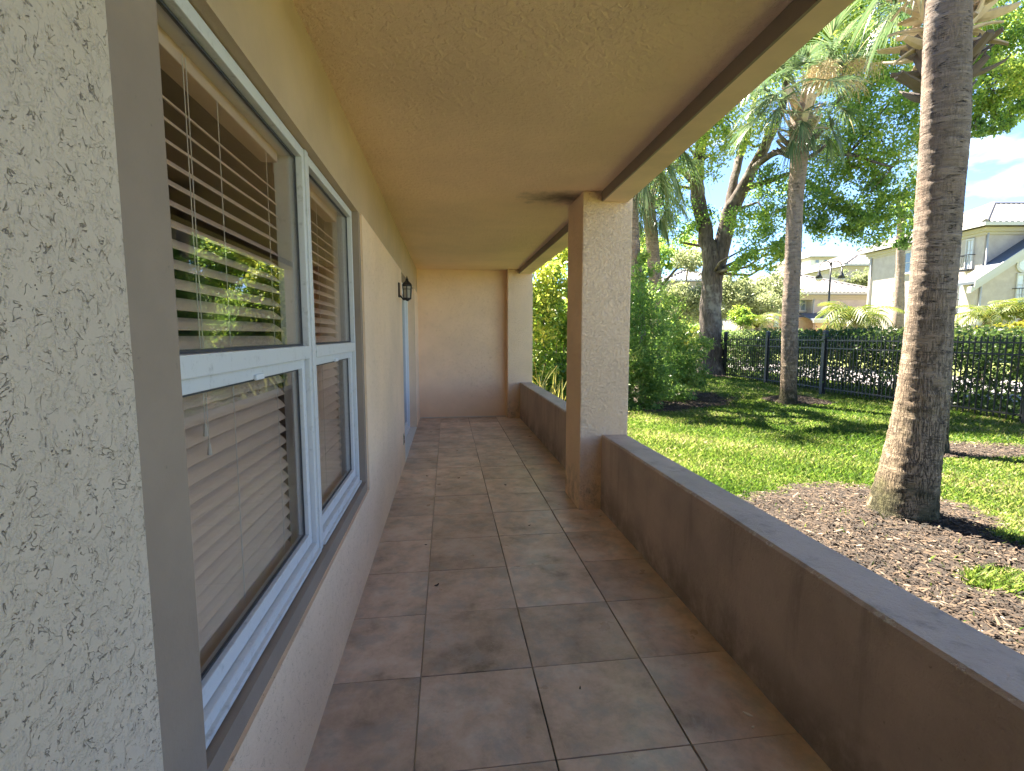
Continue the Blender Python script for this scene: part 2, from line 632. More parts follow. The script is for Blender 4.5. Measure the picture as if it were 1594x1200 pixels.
def wob(x, y, s=0.0):
    return 0.22 * np.sin(3.1 * x + 1.7 * y + s) + 0.16 * np.sin(5.3 * y - 2.9 * x + 2 * s) + 0.1 * np.sin(9.7 * x + 8.3 * y + s)


def bed_mask(x, y):
    """>0 inside a mulch bed"""
    a = np.maximum(1 - np.hypot((x - 3.1) / 1.1, (y - 2.65) / 1.65), 1 - np.hypot((x - 3.62) / 0.85, (y - 3.72) / 0.75)) + 0.3 * wob(x, y, 0.3)
    b = 1 - np.hypot((x - 7.0) / 0.95, (y - 5.75) / 0.42) + 0.45 * wob(x, y, 1.1)
    c = 1 - np.hypot((x - 8.05) / 0.72, (y - 10.55) / 0.62) + 0.25 * wob(x, y, 2.0)
    d = 1 - np.hypot((x - 4.6) / 2.3, (y - 11.9) / 2.2) + 0.3 * wob(x, y, 2.9)
    e = 1 - np.hypot((x - 9.3) / 0.8, (y - 16.8) / 0.8) + 0.3 * wob(x, y, 0.9)
    g = 1 - np.hypot((x - 3.42) / 0.26, (y - 2.55) / 0.16) + 0.4 * wob(x, y, 4)          # tuft of grass left in the big bed
    return np.maximum.reduce([np.minimum(a, -g), b, c, d, e])


def grid_sheet(name, x0, x1, y0, y1, nx, ny, mat, dz=0.0, zf=ground_z):
    xs, ys = np.linspace(x0, x1, nx), np.linspace(y0, y1, ny)
    X, Y = np.meshgrid(xs, ys)
    V = np.stack([X.ravel(), Y.ravel(), zf(X, Y).ravel() + dz], 1)
    i = (np.arange(ny - 1)[:, None] * nx + np.arange(nx - 1)[None]).ravel()
    me = np_mesh(name, V, np.stack([i, i + 1, i + nx + 1, i + nx], 1), 4)
    me.polygons.foreach_set('use_smooth', [True] * len(me.polygons))
    return link(name, me, mat)


t = NT('soil_under_lawn')
gn = t.noise(1.4, 6, 0.65)
M['soil'] = t.fin(t.mix(t.noise(22, 5, 0.7), t.mix(gn, (0.12, 0.18, 0.025), (0.19, 0.25, 0.045)), (0.18, 0.165, 0.06)), 0.95, t.bump(t.noise(70, 4, 0.7), 0.8, 0.03))
t = NT('mulch_soil')
mn = t.noise(34, 5, 0.75, 1.0, t.map((1, 1, 0.2)))
M['mulch'] = t.fin(t.ramp(mn, [(0.3, (0.012, 0.008, 0.006)), (0.5, (0.035, 0.023, 0.016)), (0.7, (0.065, 0.044, 0.03))]), 0.95, t.bump(mn, 1.0, 0.03))
t = NT('concrete_road')
M['road'] = t.fin(t.mix(t.noise(3, 5, 0.6), (0.20, 0.18, 0.19), (0.27, 0.245, 0.255)), 0.85, t.bump(t.noise(80, 3), 0.4, 0.004))

# the ground as one sheet out to the horizon (a fine middle ringed by large quads)
xs = np.concatenate([[-900, -300, -100, -40, -20, -8], np.linspace(-4, 14, 91), [18, 24, 32, 45, 70, 110, 300, 900]])
ys = np.concatenate([[-900, -300, -100, -40, -15], np.linspace(-6, 26, 161), [30, 36, 45, 60, 80, 110, 300, 900]])
X, Y = np.meshgrid(xs, ys)
nx, ny = len(xs), len(ys)
V = np.stack([X.ravel(), Y.ravel(), ground_z(X, Y).ravel()], 1)
i = (np.arange(ny - 1)[:, None] * nx + np.arange(nx - 1)[None]).ravel()
me = np_mesh('lawn', V, np.stack([i, i + 1, i + nx + 1, i + nx], 1), 4)
me.polygons.foreach_set('use_smooth', [True] * len(me.polygons))
tag(link('lawn', me, M['soil']), 'lawn ground behind the patio', kind='structure')
# road beyond the hedge
tag(grid_sheet('road', 13.2, 19.0, -30, 60, 24, 120, M['road'], 0.03), kind='structure')

# mulch beds: fine cells kept where the mask is positive
def mulch_sheet():
    st = 0.06
    xs_, ys_ = np.arange(1.5, 10.6, st), np.arange(0.2, 18.2, st)
    X, Y = np.meshgrid(xs_, ys_)
    Z = ground_z(X, Y) + 0.012 + 0.012 * np.sin(X * 23) * np.sin(Y * 19 + X * 7)
    m = bed_mask(X, Y) > 0
    nx = len(xs_)
    keep = (m[:-1, :-1] & m[1:, :-1] & m[:-1, 1:] & m[1:, 1:])
    jj, ii = np.nonzero(keep)
    i = jj * nx + ii
    F = np.stack([i, i + 1, i + nx + 1, i + nx], 1)
    used, inv = np.unique(F, return_inverse=True)
    V = np.stack([X.ravel(), Y.ravel(), Z.ravel()], 1)[used]
    return np_mesh('mulch_bed', V, inv.reshape(F.shape), 4)


tag(link('mulch_bed', mulch_sheet(), M['mulch']), kind='structure')

# ================================================================== PATIO
XW, XS = -0.487, -0.475            # smooth wall face, stucco face
CEIL, HEAD = 2.49, 2.09
YE = 8.5
P0, P1 = 1.215, 1.425              # parapet inner / outer faces
PZ = 0.61
YN = -1.6                          # near end of the patio, behind the camera

floor = box_obj('patio_floor', (-0.62, P1 - 0.01, YN, YE + 0.1, -0.18, -0.006), M['grout'])
tag(floor, 'patio slab under brown slate look tiles', kind='structure')
gx = [-0.479, -0.125, 0.340, 0.815, 1.219]
PIT = 0.4665
y = 1.487 - 6 * PIT
tile_cache = {}
rows = []
yy = y
while yy < YE - 0.02:
    rows.append((yy, min(yy + PIT, YE)))
    yy += PIT
for (ya, yb) in rows:
    for k in range(4):
        w, l = gx[k + 1] - gx[k], yb - ya
        g = 0.0045 if k < 2 else 0.0075
        key = (k, round(l, 3))
        if key not in tile_cache:
            mb = MB().box(-w / 2 + g / 2, w / 2 - g / 2, -l / 2 + 0.0018, l / 2 - 0.0018, -0.009, 0)
            tile_cache[key] = mb.mesh('tile', bevel=0.0012)
            tile_cache[key].materials.append(M['tile'])
        o = bpy.data.objects.new('tile', tile_cache[key])
        C.objects.link(o)
        o.parent = floor
        o.location = ((gx[k] + gx[k + 1]) / 2, (ya + yb) / 2, random.uniform(-0.0012, 0.0012))
        o.rotation_euler = (random.uniform(-.0012, .0012), random.uniform(-.0012, .0012), random.uniform(-.002, .002))

# house wall: window opening W, door opening D
WY0, WY1, WZ0, WZ1 = 0.985, 2.955, 0.535, HEAD
DY0, DY1 = 5.50, 7.62
TY0, TY1, TZ0 = 0.825, 3.01, 0.475          # painted band round the window
B = -0.67
wall = box_obj('house_wall', (B, XW, YN, YE, HEAD, CEIL), M['band'])     # smooth header band; stucco panels stand proud of it below
wall['kind'] = 'thing'
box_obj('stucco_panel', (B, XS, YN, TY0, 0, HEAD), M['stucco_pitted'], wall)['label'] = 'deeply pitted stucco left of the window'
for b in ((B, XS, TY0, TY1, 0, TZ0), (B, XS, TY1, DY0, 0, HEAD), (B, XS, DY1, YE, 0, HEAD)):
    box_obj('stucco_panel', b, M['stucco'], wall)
tag(wall, 'long tan stucco house wall with window, lantern and sliding door', 'wall')
mb = MB()
mb.box(B, XW, TY0, WY0, TZ0, HEAD)
mb.box(B, XW, WY1, TY1, TZ0, HEAD)
mb.box(B, XW, WY0, WY1, TZ0, WZ0)
mb.obj('window_trim', M['trim'], wall)['label'] = 'taupe painted band round the window opening'


def frame_ring(mb, x0, x1, y0, y1, z0, z1, w, wb=None, wt=None):
    wb, wt = wb or w, wt or w
    mb.box(x0, x1, y0, y0 + w, z0, z1)
    mb.box(x0, x1, y1 - w, y1, z0, z1)
    mb.box(x0, x1, y0 + w, y1 - w, z0, z0 + wb)
    mb.box(x0, x1, y0 + w, y1 - w, z1 - wt, z1)


ZM = 1.335
XF = -0.520       # outer face of the window frames
wins = [(WY0 + 0.004, 2.008), (2.050, WY1 - 0.004)]
for wi, (ya, yb) in enumerate(wins):
    mb = MB()
    frame_ring(mb, -0.62, XF, ya, yb, WZ0 + 0.004, WZ1 - 0.003, 0.026, 0.045, 0.036)
    mb.box(-0.583, XF + 0.004, ya + 0.0265, yb - 0.0265, ZM - 0.022, ZM + 0.026)                   # meeting rail
    mb.box(XF - 0.002, XF + 0.012, ya + 0.01, yb - 0.01, WZ0 + 0.006, WZ0 + 0.02)            # drip lip on the sill
    w = mb.obj('window', M['white_old'], wall, bevel=0.0025)
    # lower sash stands inside its own track
    mb = MB()
    frame_ring(mb, -0.576, -0.538, ya + 0.030, yb - 0.030, WZ0 + 0.052, ZM - 0.024, 0.036, 0.046, 0.034)
    mb.obj('lower_sash', M['white_old'], w, bevel=0.003)
    mb = MB()
    frame_ring(mb, -0.560, -0.552, ya + 0.067, yb - 0.067, WZ0 + 0.099, ZM - 0.059, 0.006)
    frame_ring(mb, -0.550, -0.542, ya + 0.027, yb - 0.027, ZM + 0.027, WZ1 - 0.04, 0.007)
    mb.obj('gasket', M['gasket'], w)
    box_obj('pane', (-0.558, -0.554, ya + 0.07, yb - 0.07, WZ0 + 0.102, ZM - 0.062), M['glass'], w)
    box_obj('pane', (-0.548, -0.544, ya + 0.030, yb - 0.030, ZM + 0.030, WZ1 - 0.043), M['glass'], w)
    mb = MB()
    mb.box(-0.537, -0.529, (ya + yb) / 2 - 0.03, (ya + yb) / 2 + 0.03, ZM - 0.06, ZM - 0.045)
    mb.obj('latch', M['white'], w, bevel=0.002)
mb = MB().box(-0.62, XF + 0.006, 2.010, 2.048, WZ0 + 0.002, WZ1 - 0.002)
mb.obj('mullion', M['white_old'], wall, bevel=0.003)

# sliding glass door
mb = MB()
frame_ring(mb, -0.635, -0.575, DY0 + 0.003, DY1 - 0.003, 0.004, HEAD - 0.003, 0.045, 0.035, 0.045)
door = mb.obj('sliding_door', M['white'], wall, bevel=0.003)
ym = (DY0 + DY1) / 2
for (ya, yb, xx) in ((DY0 + 0.05, ym + 0.04, -0.588), (ym - 0.04, DY1 - 0.05, -0.62)):
    mb = MB()
    frame_ring(mb, xx - 0.014, xx + 0.014, ya, yb, 0.042, HEAD - 0.052, 0.062, 0.085, 0.062)
    mb.obj('door_panel', M['white'], door, bevel=0.003)
    box_obj('pane', (xx - 0.003, xx + 0.003, ya + 0.06, yb - 0.06, 0.125, HEAD - 0.112), M['glass'], door)
MB().box(-0.573, -0.55, DY0 + 0.07, DY0 + 0.09, 0.92, 1.14).obj('handle', M['white'], door, bevel=0.004)
box_obj('threshold', (-0.574, XS - 0.001, DY0 + 0.002, DY1 - 0.002, -0.004, 0.014), M['white_old'], door, bevel=0.003)
mb = MB()
mb.box(XS - 0.002, XS + 0.006, 5.30, 5.372, 0.24, 0.355)
ot = mb.obj('outlet_cover', M['almond'], wall, bevel=0.002)
mb = MB().box(XS + 0.004, XS + 0.010, 5.318, 5.354, 0.30, 0.335).box(XS + 0.004, XS + 0.010, 5.318, 5.354, 0.258, 0.293)
mb.obj('socket', M['gasket'], ot)

# room behind the glass
mb = MB()
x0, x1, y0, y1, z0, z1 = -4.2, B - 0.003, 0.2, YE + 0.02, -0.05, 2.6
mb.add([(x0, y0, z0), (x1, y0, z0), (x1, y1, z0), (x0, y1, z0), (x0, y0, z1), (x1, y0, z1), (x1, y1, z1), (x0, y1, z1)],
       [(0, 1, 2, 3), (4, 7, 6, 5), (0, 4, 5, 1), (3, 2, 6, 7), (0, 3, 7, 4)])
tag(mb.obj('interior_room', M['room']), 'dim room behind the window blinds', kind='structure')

# blinds: every slat its own object
SL = 0.05
for wi, (ya, yb) in enumerate(wins):
    a, b = ya + 0.012, yb - (0.06 if wi == 0 else 0.05)
    L = b - a
    root = empty('window_blind', (-0.622, (a + b) / 2, WZ0 + 0.03),
                 ('beige slatted blind behind the nearer of the two windows', 'beige slatted blind behind the far window, past the mullion')[wi],
                 'window blind', 'blinds hanging in the double window')
    zt = WZ1 - WZ0 - 0.035
    def loc_box(name, bx, mat, bev=0.0):
        o = MB().box(*bx).obj(name, mat, None, bevel=bev)
        o.parent = root
        return o
    loc_box('headrail', (-0.028, 0.028, -L / 2, L / 2, zt - 0.07, zt - 0.015), M['slat'], 0.003)
    loc_box('bottom_rail', (-0.024, 0.024, -L / 2, L / 2, 0.0, 0.018), M['slat'], 0.004)
    # slat: shallow arc, outer edge tipped down
    prof = [(-SL / 2, 0.0), (-SL / 4, 0.0022), (0, 0.003), (SL / 4, 0.0022), (SL / 2, 0.0)]
    mb = MB()
    vs = [(px_, sy * L / 2, pz_ + dz) for sy in (-1, 1) for dz in (0, -0.0025) for px_, pz_ in prof]
    fs = []
    for k in range(4):
        fs += [(k, k + 1, 10 + k + 1, 10 + k), (5 + k, 15 + k, 15 + k + 1, 5 + k + 1), (k, 5 + k, 5 + k + 1, k + 1), (10 + k, 10 + k + 1, 15 + k + 1, 15 + k)]
    fs += [(0, 10, 15, 5), (4, 9, 19, 14)]
    me = mb.add(vs, fs).mesh('slat', smooth=False)
    me.materials.append(M['slat'])
    n = int((zt - 0.11) / 0.0455)
    for k in range(n):
        o = bpy.data.objects.new('slat', me)
        C.objects.link(o)
        o.parent = root
        o.location = (0, random.uniform(-.002, .002), 0.045 + k * 0.0455)
        low = k * 0.0455 < 0.66
        o.rotation_euler = (random.uniform(-.004, .004), math.radians(random.gauss(46 if low else 37, 1.3)), 0)
    for fy in (0.12, 0.5, 0.88):
        mb = MB()
        mb.tube([(0.026, -L / 2 + fy * L, 0.01), (0.026, -L / 2 + fy * L, zt - 0.03)], [0.0012, 0.0012], 5)
        o = mb.obj('ladder_cord', M['cord'], None)
        o.parent = root
    if wi == 0:
        for q, z2 in ((0.30, 0.62), (0.315, 0.57)):
            mb = MB()
            mb.tube([(0.034, -L / 2 + q * L, zt - 0.05), (0.034, -L / 2 + q * L, z2)], [0.0012, 0.0012], 5)
            mb.tube([(0.034, -L / 2 + q * L, z2), (0.034, -L / 2 + q * L, z2 - 0.03)], [0.003, 0.006], 6)
            o = mb.obj('lift_cord', M['cord'], None)
            o.parent = root

# end wall, pilaster, pillar, beam, parapets, ceiling
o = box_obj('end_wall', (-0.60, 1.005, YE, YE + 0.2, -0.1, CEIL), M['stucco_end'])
tag(o, 'plain tan stucco wall closing the far end of the patio', 'wall')
box_obj('caulk_strip', (XS + 0.002, 1.0, YE - 0.008, YE - 0.0005, 0.0, 0.014), M['caulk'], o)
o = box_obj('sky_block_wall', (-0.60, 1.19, YN - 0.2, YN - 0.001, -0.1, CEIL), M['stucco_end'])  # unseen wall, added to keep skylight from behind off the near stucco
tag(o, 'unseen stucco wall added behind the camera to block skylight', 'wall')
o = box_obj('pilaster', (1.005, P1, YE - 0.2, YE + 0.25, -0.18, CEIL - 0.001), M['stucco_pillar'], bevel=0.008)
tag(o, 'tan stucco pilaster at the far end of the low wall', 'pilaster')
PY0, PY1 = 3.79, 4.27
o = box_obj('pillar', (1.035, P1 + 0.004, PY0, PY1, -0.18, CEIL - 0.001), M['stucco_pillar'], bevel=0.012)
tag(o, 'square tan stucco pillar standing between the two low walls', 'pillar')
BX0 = 1.195
beam = empty('roof_beam', (P1, 3.5, CEIL), 'tan beam along the open edge of the patio ceiling', 'beam')


def prism(mb, sec, z0, z1):
    # sec: (y, x0, x1) stations from near to far
    vs = [(x, y, z) for (y, xa, xb) in sec for (x, z) in ((xa, z0), (xb, z0), (xb, z1), (xa, z1))]
    fs = []
    for i in range(len(sec) - 1):
        for k in range(4):
            k2 = (k + 1) % 4
            fs.append((i * 4 + k, i * 4 + k2, i * 4 + 4 + k2, i * 4 + 4 + k))
    n_ = len(sec) * 4
    return mb.add(vs, fs + [(3, 2, 1, 0), (n_ - 4, n_ - 3, n_ - 2, n_ - 1)])


near = [(YN, 1.085, 1.17), (1.0, 1.122, 1.215), (PY0 - 0.001, 1.18, 1.385)]
far = [(PY1 + 0.001, 1.182, 1.39), (YE - 0.201, 1.19, 1.395)]
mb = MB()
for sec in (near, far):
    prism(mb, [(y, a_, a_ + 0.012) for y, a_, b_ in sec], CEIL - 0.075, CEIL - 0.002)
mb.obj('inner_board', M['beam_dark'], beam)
mb = MB()
for sec in (near, far):
    prism(mb, [(y, a_ + 0.0125, b_) for y, a_, b_ in sec], CEIL - 0.075, CEIL + 0.45)
mb.obj('beam_casing', M['beam'], beam)
cl = box_obj('patio_ceiling', (B, BX0 - 0.0005, YN, YE + 0.2, CEIL, CEIL + 0.2), M['ceiling'])
tag(cl, 'tan textured patio ceiling with mildew by the pillar', kind='structure')
o = box_obj('upper_storey', (-7.0, P1 - 0.01, YN - 8, YE + 0.4, CEIL + 0.451, 4.5), M['stucco_end'])
tag(o, 'storey above the patio', kind='structure')


def parapet(name, ya, yb, label):
    # slightly wavy hand-floated top edge
    n = max(6, int((yb - ya) / 0.25))
    rows_ = []
    for i in range(n + 1):
        y = ya + (yb - ya) * i / n
        e = [random.uniform(-.0015, .0015) for _ in range(4)]
        rows_.append([(P0 + e[0], y, -0.18), (P0 + e[1], y, PZ - 0.012 + e[2]), (P0 + 0.010 + e[1], y, PZ + e[2]),
                      (P1 - 0.010, y, PZ - 0.004 + e[3]), (P1, y, PZ - 0.016 + e[3]), (P1, y, -0.18)])
    mb = MB()
    vs = [p for r in rows_ for p in r]
    fs = []
    for i in range(n):
        for k in range(6):
            k2 = (k + 1) % 6
            fs.append((i * 6 + k, (i + 1) * 6 + k, (i + 1) * 6 + k2, i * 6 + k2))
    fs += [tuple(range(6)), tuple(n * 6 + k for k in range(5, -1, -1))]
    o = mb.add(vs, fs).obj(name, M['parapet'])
    return tag(o, label, 'low wall', 'low walls along the patio edge')


parapet('parapet', YN, PY0 - 0.001, 'taupe low wall nearest the camera, running up to the pillar')
parapet('parapet', PY1 + 0.001, YE - 0.201, 'taupe low wall beyond the pillar, ending at the far pilaster')

# wall lantern
LX, LY, LZ = XS, 5.14, 1.83
lan = empty('wall_lantern', (LX, LY, LZ), 'small black lantern with frosted panes on the wall before the sliding door', 'lantern')
cx = LX + 0.085
mb = MB()
mb.box(LX, LX + 0.014, LY - 0.045, LY + 0.045, LZ - 0.05, LZ + 0.09)
mb.tube([(LX + 0.01, LY, LZ - 0.03), (LX + 0.05, LY, LZ - 0.075), (cx, LY, LZ - 0.07)], [0.008] * 3, 8)
mb.obj('back_plate', M['black'], lan, bevel=0.0)
mb = MB()
R6 = 0.047
hexp = [(math.cos(math.radians(60 * k + 30)), math.sin(math.radians(60 * k + 30))) for k in range(6)]
for (hx, hy) in hexp:
    mb.bar((cx + hx * R6 * 0.82, LY + hy * R6 * 0.82, LZ - 0.065), (cx + hx * R6, LY + hy * R6, LZ + 0.058), 0.0055, 6)
for zc, rr, hh in ((LZ - 0.068, R6 * 0.9, 0.012), (LZ + 0.056, R6 * 1.12, 0.012), (LZ + 0.025, R6 * 1.0, 0.006)):
    mb.tube([(cx, LY, zc), (cx, LY, zc + hh)], [rr, rr], 6)
mb.tube([(cx, LY, LZ - 0.088), (cx, LY, LZ - 0.08), (cx, LY, LZ - 0.068)], [0.008, 0.02, R6 * 0.8], 8)
mb.obj('cage', M['black'], lan)
mb = MB()
mb.tube([(cx, LY, LZ + 0.066), (cx, LY, LZ + 0.085), (cx, LY, LZ + 0.105), (cx, LY, LZ + 0.118)], [R6 * 1.22, R6 * 0.98, R6 * 0.5, 0.014], 6)
mb.tube([(cx, LY, LZ + 0.116), (cx, LY, LZ + 0.126), (cx, LY, LZ + 0.136), (cx, LY, LZ + 0.16)], [0.01, 0.016, 0.008, 0.002], 8)
mb.obj('roof', M['black'], lan)
for k in range(6):
    a, b = hexp[k], hexp[(k + 1) % 6]
    mb = MB()
    q0, q1 = R6 * 0.78, R6 * 0.94
    o_, i_ = 1.0, 0.95
    vs = []
    for s in (o_, i_):
        vs += [(cx + a[0] * q0 * s, LY + a[1] * q0 * s, LZ - 0.056), (cx + b[0] * q0 * s, LY + b[1] * q0 * s, LZ - 0.056),
               (cx + b[0] * q1 * s, LY + b[1] * q1 * s, LZ + 0.056), (cx + a[0] * q1 * s, LY + a[1] * q1 * s, LZ + 0.056)]
    mb.add(vs, [(0, 1, 2, 3), (7, 6, 5, 4), (0, 4, 5, 1), (1, 5, 6, 2), (2, 6, 7, 3), (3, 7, 4, 0)])
    mb.obj('pane', M['lamp_glass'], lan)

# litter on the tiles
M['chip'] = mat_plain('pale_chip', (0.72, 0.68, 0.62), 0.7)
M['dead_leaf'] = mat_plain('dead_leaf', (0.045, 0.03, 0.022), 0.7)


def flake(name, px, py, l, w, rz, mat, label, cat, group=None, curl=0.3):
    p = on_z(px, py, 0.002)
    mb = MB()
    n = 6
    top = [(l * (i / n - 0.5), w * 0.5 * math.sin(math.pi * (0.12 + 0.8 * i / n)) * random.uniform(0.8, 1.1)) for i in range(n + 1)]
    vs, fs = [], []
    for (a, b) in top:
        z = curl * l * (2 * a / l) ** 2 * 0.5
        vs += [(a, b, z), (a, -b, z), (a, b, z + 0.0025), (a, -b, z + 0.0025)]
    for i in range(n):
        q, r = i * 4, i * 4 + 4
        fs += [(q, r, r + 1, q + 1), (q + 2, q + 3, r + 3, r + 2), (q, q + 2, r + 2, r), (q + 1, r + 1, r + 3, q + 3)]
    fs += [(0, 1, 3, 2), (n * 4, n * 4 + 2, n * 4 + 3, n * 4 + 1)]
    o = mb.add(vs, fs).obj(name, mat)
    o.location = p
    o.rotation_euler = (0, 0, rz)
    return tag(o, label, cat, group)


flake('wood_chip', 1164, 1112, 0.036, 0.013, 2.3, M['chip'], 'pale splinter lying on the tiles by the nearer low wall', 'splinter', curl=0.05)
flake('wood_chip', 1172, 1132, 0.014, 0.008, 0.4, M['chip'], 'tiny white crumb on the tiles just below the pale splinter', 'crumb', curl=0.05)
for (px, py, l, lab) in ((680, 911, 0.03, 'dark dry leaf scrap on the near tiles beside the left long joint'),
                         (903, 1071, 0.014, 'black speck of leaf on the nearest row of middle tiles'),
                         (787, 755, 0.032, 'dark leaf scrap on the tiles left of the pillar foot'),
                         (665, 741, 0.03, 'dark leaf scrap on the tiles close to the house wall, level with the pillar'),
                         (714, 744, 0.026, 'dark leaf scrap in mid floor between the other two far scraps'),
                         (824, 818, 0.018, 'small leaf crumb on the tile in front of the pillar'),
                         (663, 848, 0.018, 'small leaf crumb on the left long joint further along')):
    flake('leaf_scrap', px, py, l, l * 0.45, random.uniform(0, 3), M['dead_leaf'], lab, 'leaf scrap', 'dry leaf scraps on the tiles')

#@@OUTSIDE@@
# ================================================================== LAWN GRASS AND MULCH
M['grass'] = mat_leaf('grass_blade', [(0.0, (0.03, 0.075, 0.014)), (0.4, (0.08, 0.142, 0.028)), (0.7, (0.165, 0.215, 0.06)), (0.88, (0.27, 0.26, 0.12)), (1.0, (0.36, 0.30, 0.19))], 0.5, 0.5)


def grass():
    N = 900000
    # sample by distance so that blade density in the picture stays even
    r = np.exp(RNG.uniform(math.log(2.2), math.log(30), N))
    a = RNG.uniform(math.radians(-35), math.radians(88), N)
    x, y = r * np.cos(a), r * np.sin(a)
    ok = (x > P1 + 0.03) & (x < 13.0) & (y > -2) & (y < 27)
    m = bed_mask(x, y)
    ok &= (m < 0) | (RNG.uniform(0, 1, N) < 0.012)
    ok &= (m < -0.12) | (RNG.uniform(0, 1, N) < 0.55)
    x, y, r = x[ok], y[ok], r[ok]
    n = len(x)
    z = ground_z(x, y)
    h = RNG.uniform(0.035, 0.085, n) * (0.8 + 0.3 * np.sin(x * 2.3) * np.cos(y * 1.9))
    w = RNG.uniform(0.004, 0.0075, n) * np.clip(r / 5, 1, 3.2)
    az = RNG.uniform(0, 2 * np.pi, n)
    lean = RNG.uniform(0.15, 1.1, n) * h
    az2 = RNG.uniform(0, 2 * np.pi, n)
    b = np.stack([x, y, z - 0.004], 1)
    s = np.stack([np.cos(az), np.sin(az), np.zeros(n)], 1) * w[:, None]
    l1 = np.stack([np.cos(az2) * lean * 0.35, np.sin(az2) * lean * 0.35, h * 0.62], 1)
    l2 = np.stack([np.cos(az2) * lean, np.sin(az2) * lean, h], 1)
    V = np.stack([b - s, b + s, b + l1 + s * 0.8, b + l2, b + l1 - s * 0.8], 1).reshape(-1, 3)
    i = np.arange(n) * 5
    F = np.stack([i, i + 1, i + 2, i + 3, i + 4], 1)
    patch = 0.5 + 0.25 * np.sin(x * 0.9 + 1.3 * np.sin(y * 0.8)) * np.sin(y * 1.1 + 0.4) + 0.15 * np.sin(x * 3.7 + y * 2.9)
    return np_mesh('grass', V, F, 5, np.clip(patch * 0.7 + RNG.normal(0.08, 0.2, n), 0, 1))


o = link('grass', grass(), M['grass'])
tag(o, 'short bright green lawn grass behind the low wall', 'grass', kind='stuff')

t = NT('mulch_chip')
M['mulch_chip'] = t.fin(t.ramp(t.attr('rnd'), [(0.0, (0.004, 0.003, 0.002)), (0.3, (0.013, 0.0075, 0.0043)), (0.6, (0.042, 0.026, 0.015)), (0.84, (0.088, 0.058, 0.035)), (1.0, (0.26, 0.215, 0.165))]), 0.9)


def chips():
    N = 330000
    x, y = RNG.uniform(1.5, 10.4, N), RNG.uniform(0.2, 18, N)
    m = bed_mask(x, y)
    ok = (m > -0.10 * RNG.uniform(0, 1, N)) & (RNG.uniform(0, 1, N) < np.clip(6.5 / np.hypot(x, y), 0.25, 1))
    x, y = x[ok], y[ok]
    n = len(x)
    z = ground_z(x, y) + 0.02 + RNG.uniform(0, 0.022, n)
    L = RNG.gamma(2.0, 0.0075, n)[:, None] + 0.006
    W = RNG.uniform(0.0018, 0.0065, n)[:, None]
    a = RNG.uniform(0, np.pi, n)
    d = np.stack([np.cos(a), np.sin(a), RNG.normal(0, 0.22, n)], 1)
    s = np.stack([-np.sin(a), np.cos(a), RNG.normal(0, 0.35, n)], 1)
    c = np.stack([x, y, z], 1)
    up = np.array([0, 0, 0.004])
    V = np.stack([c - d * L - s * W, c + d * L - s * W * 0.6, c + d * L * 0.9 + s * W, c - d * L + s * W * 0.8, c + up * 1.5], 1)
    V = V.reshape(-1, 3)
    i = np.arange(n) * 5
    F = np.concatenate([np.stack([i + k, i + (k + 1) % 4, i + 4], 1) for k in range(4)])
    r = np.clip(RNG.beta(2.0, 2.2, n) + 0.06 * np.sin(x * 5) * np.sin(y * 6), 0, 1)
    return np_mesh('mulch', V, F, 3, np.tile(r, 4))


o = link('mulch', chips(), M['mulch_chip'])
tag(o, 'loose brown and grey wood mulch chips in the beds', 'mulch', kind='stuff')

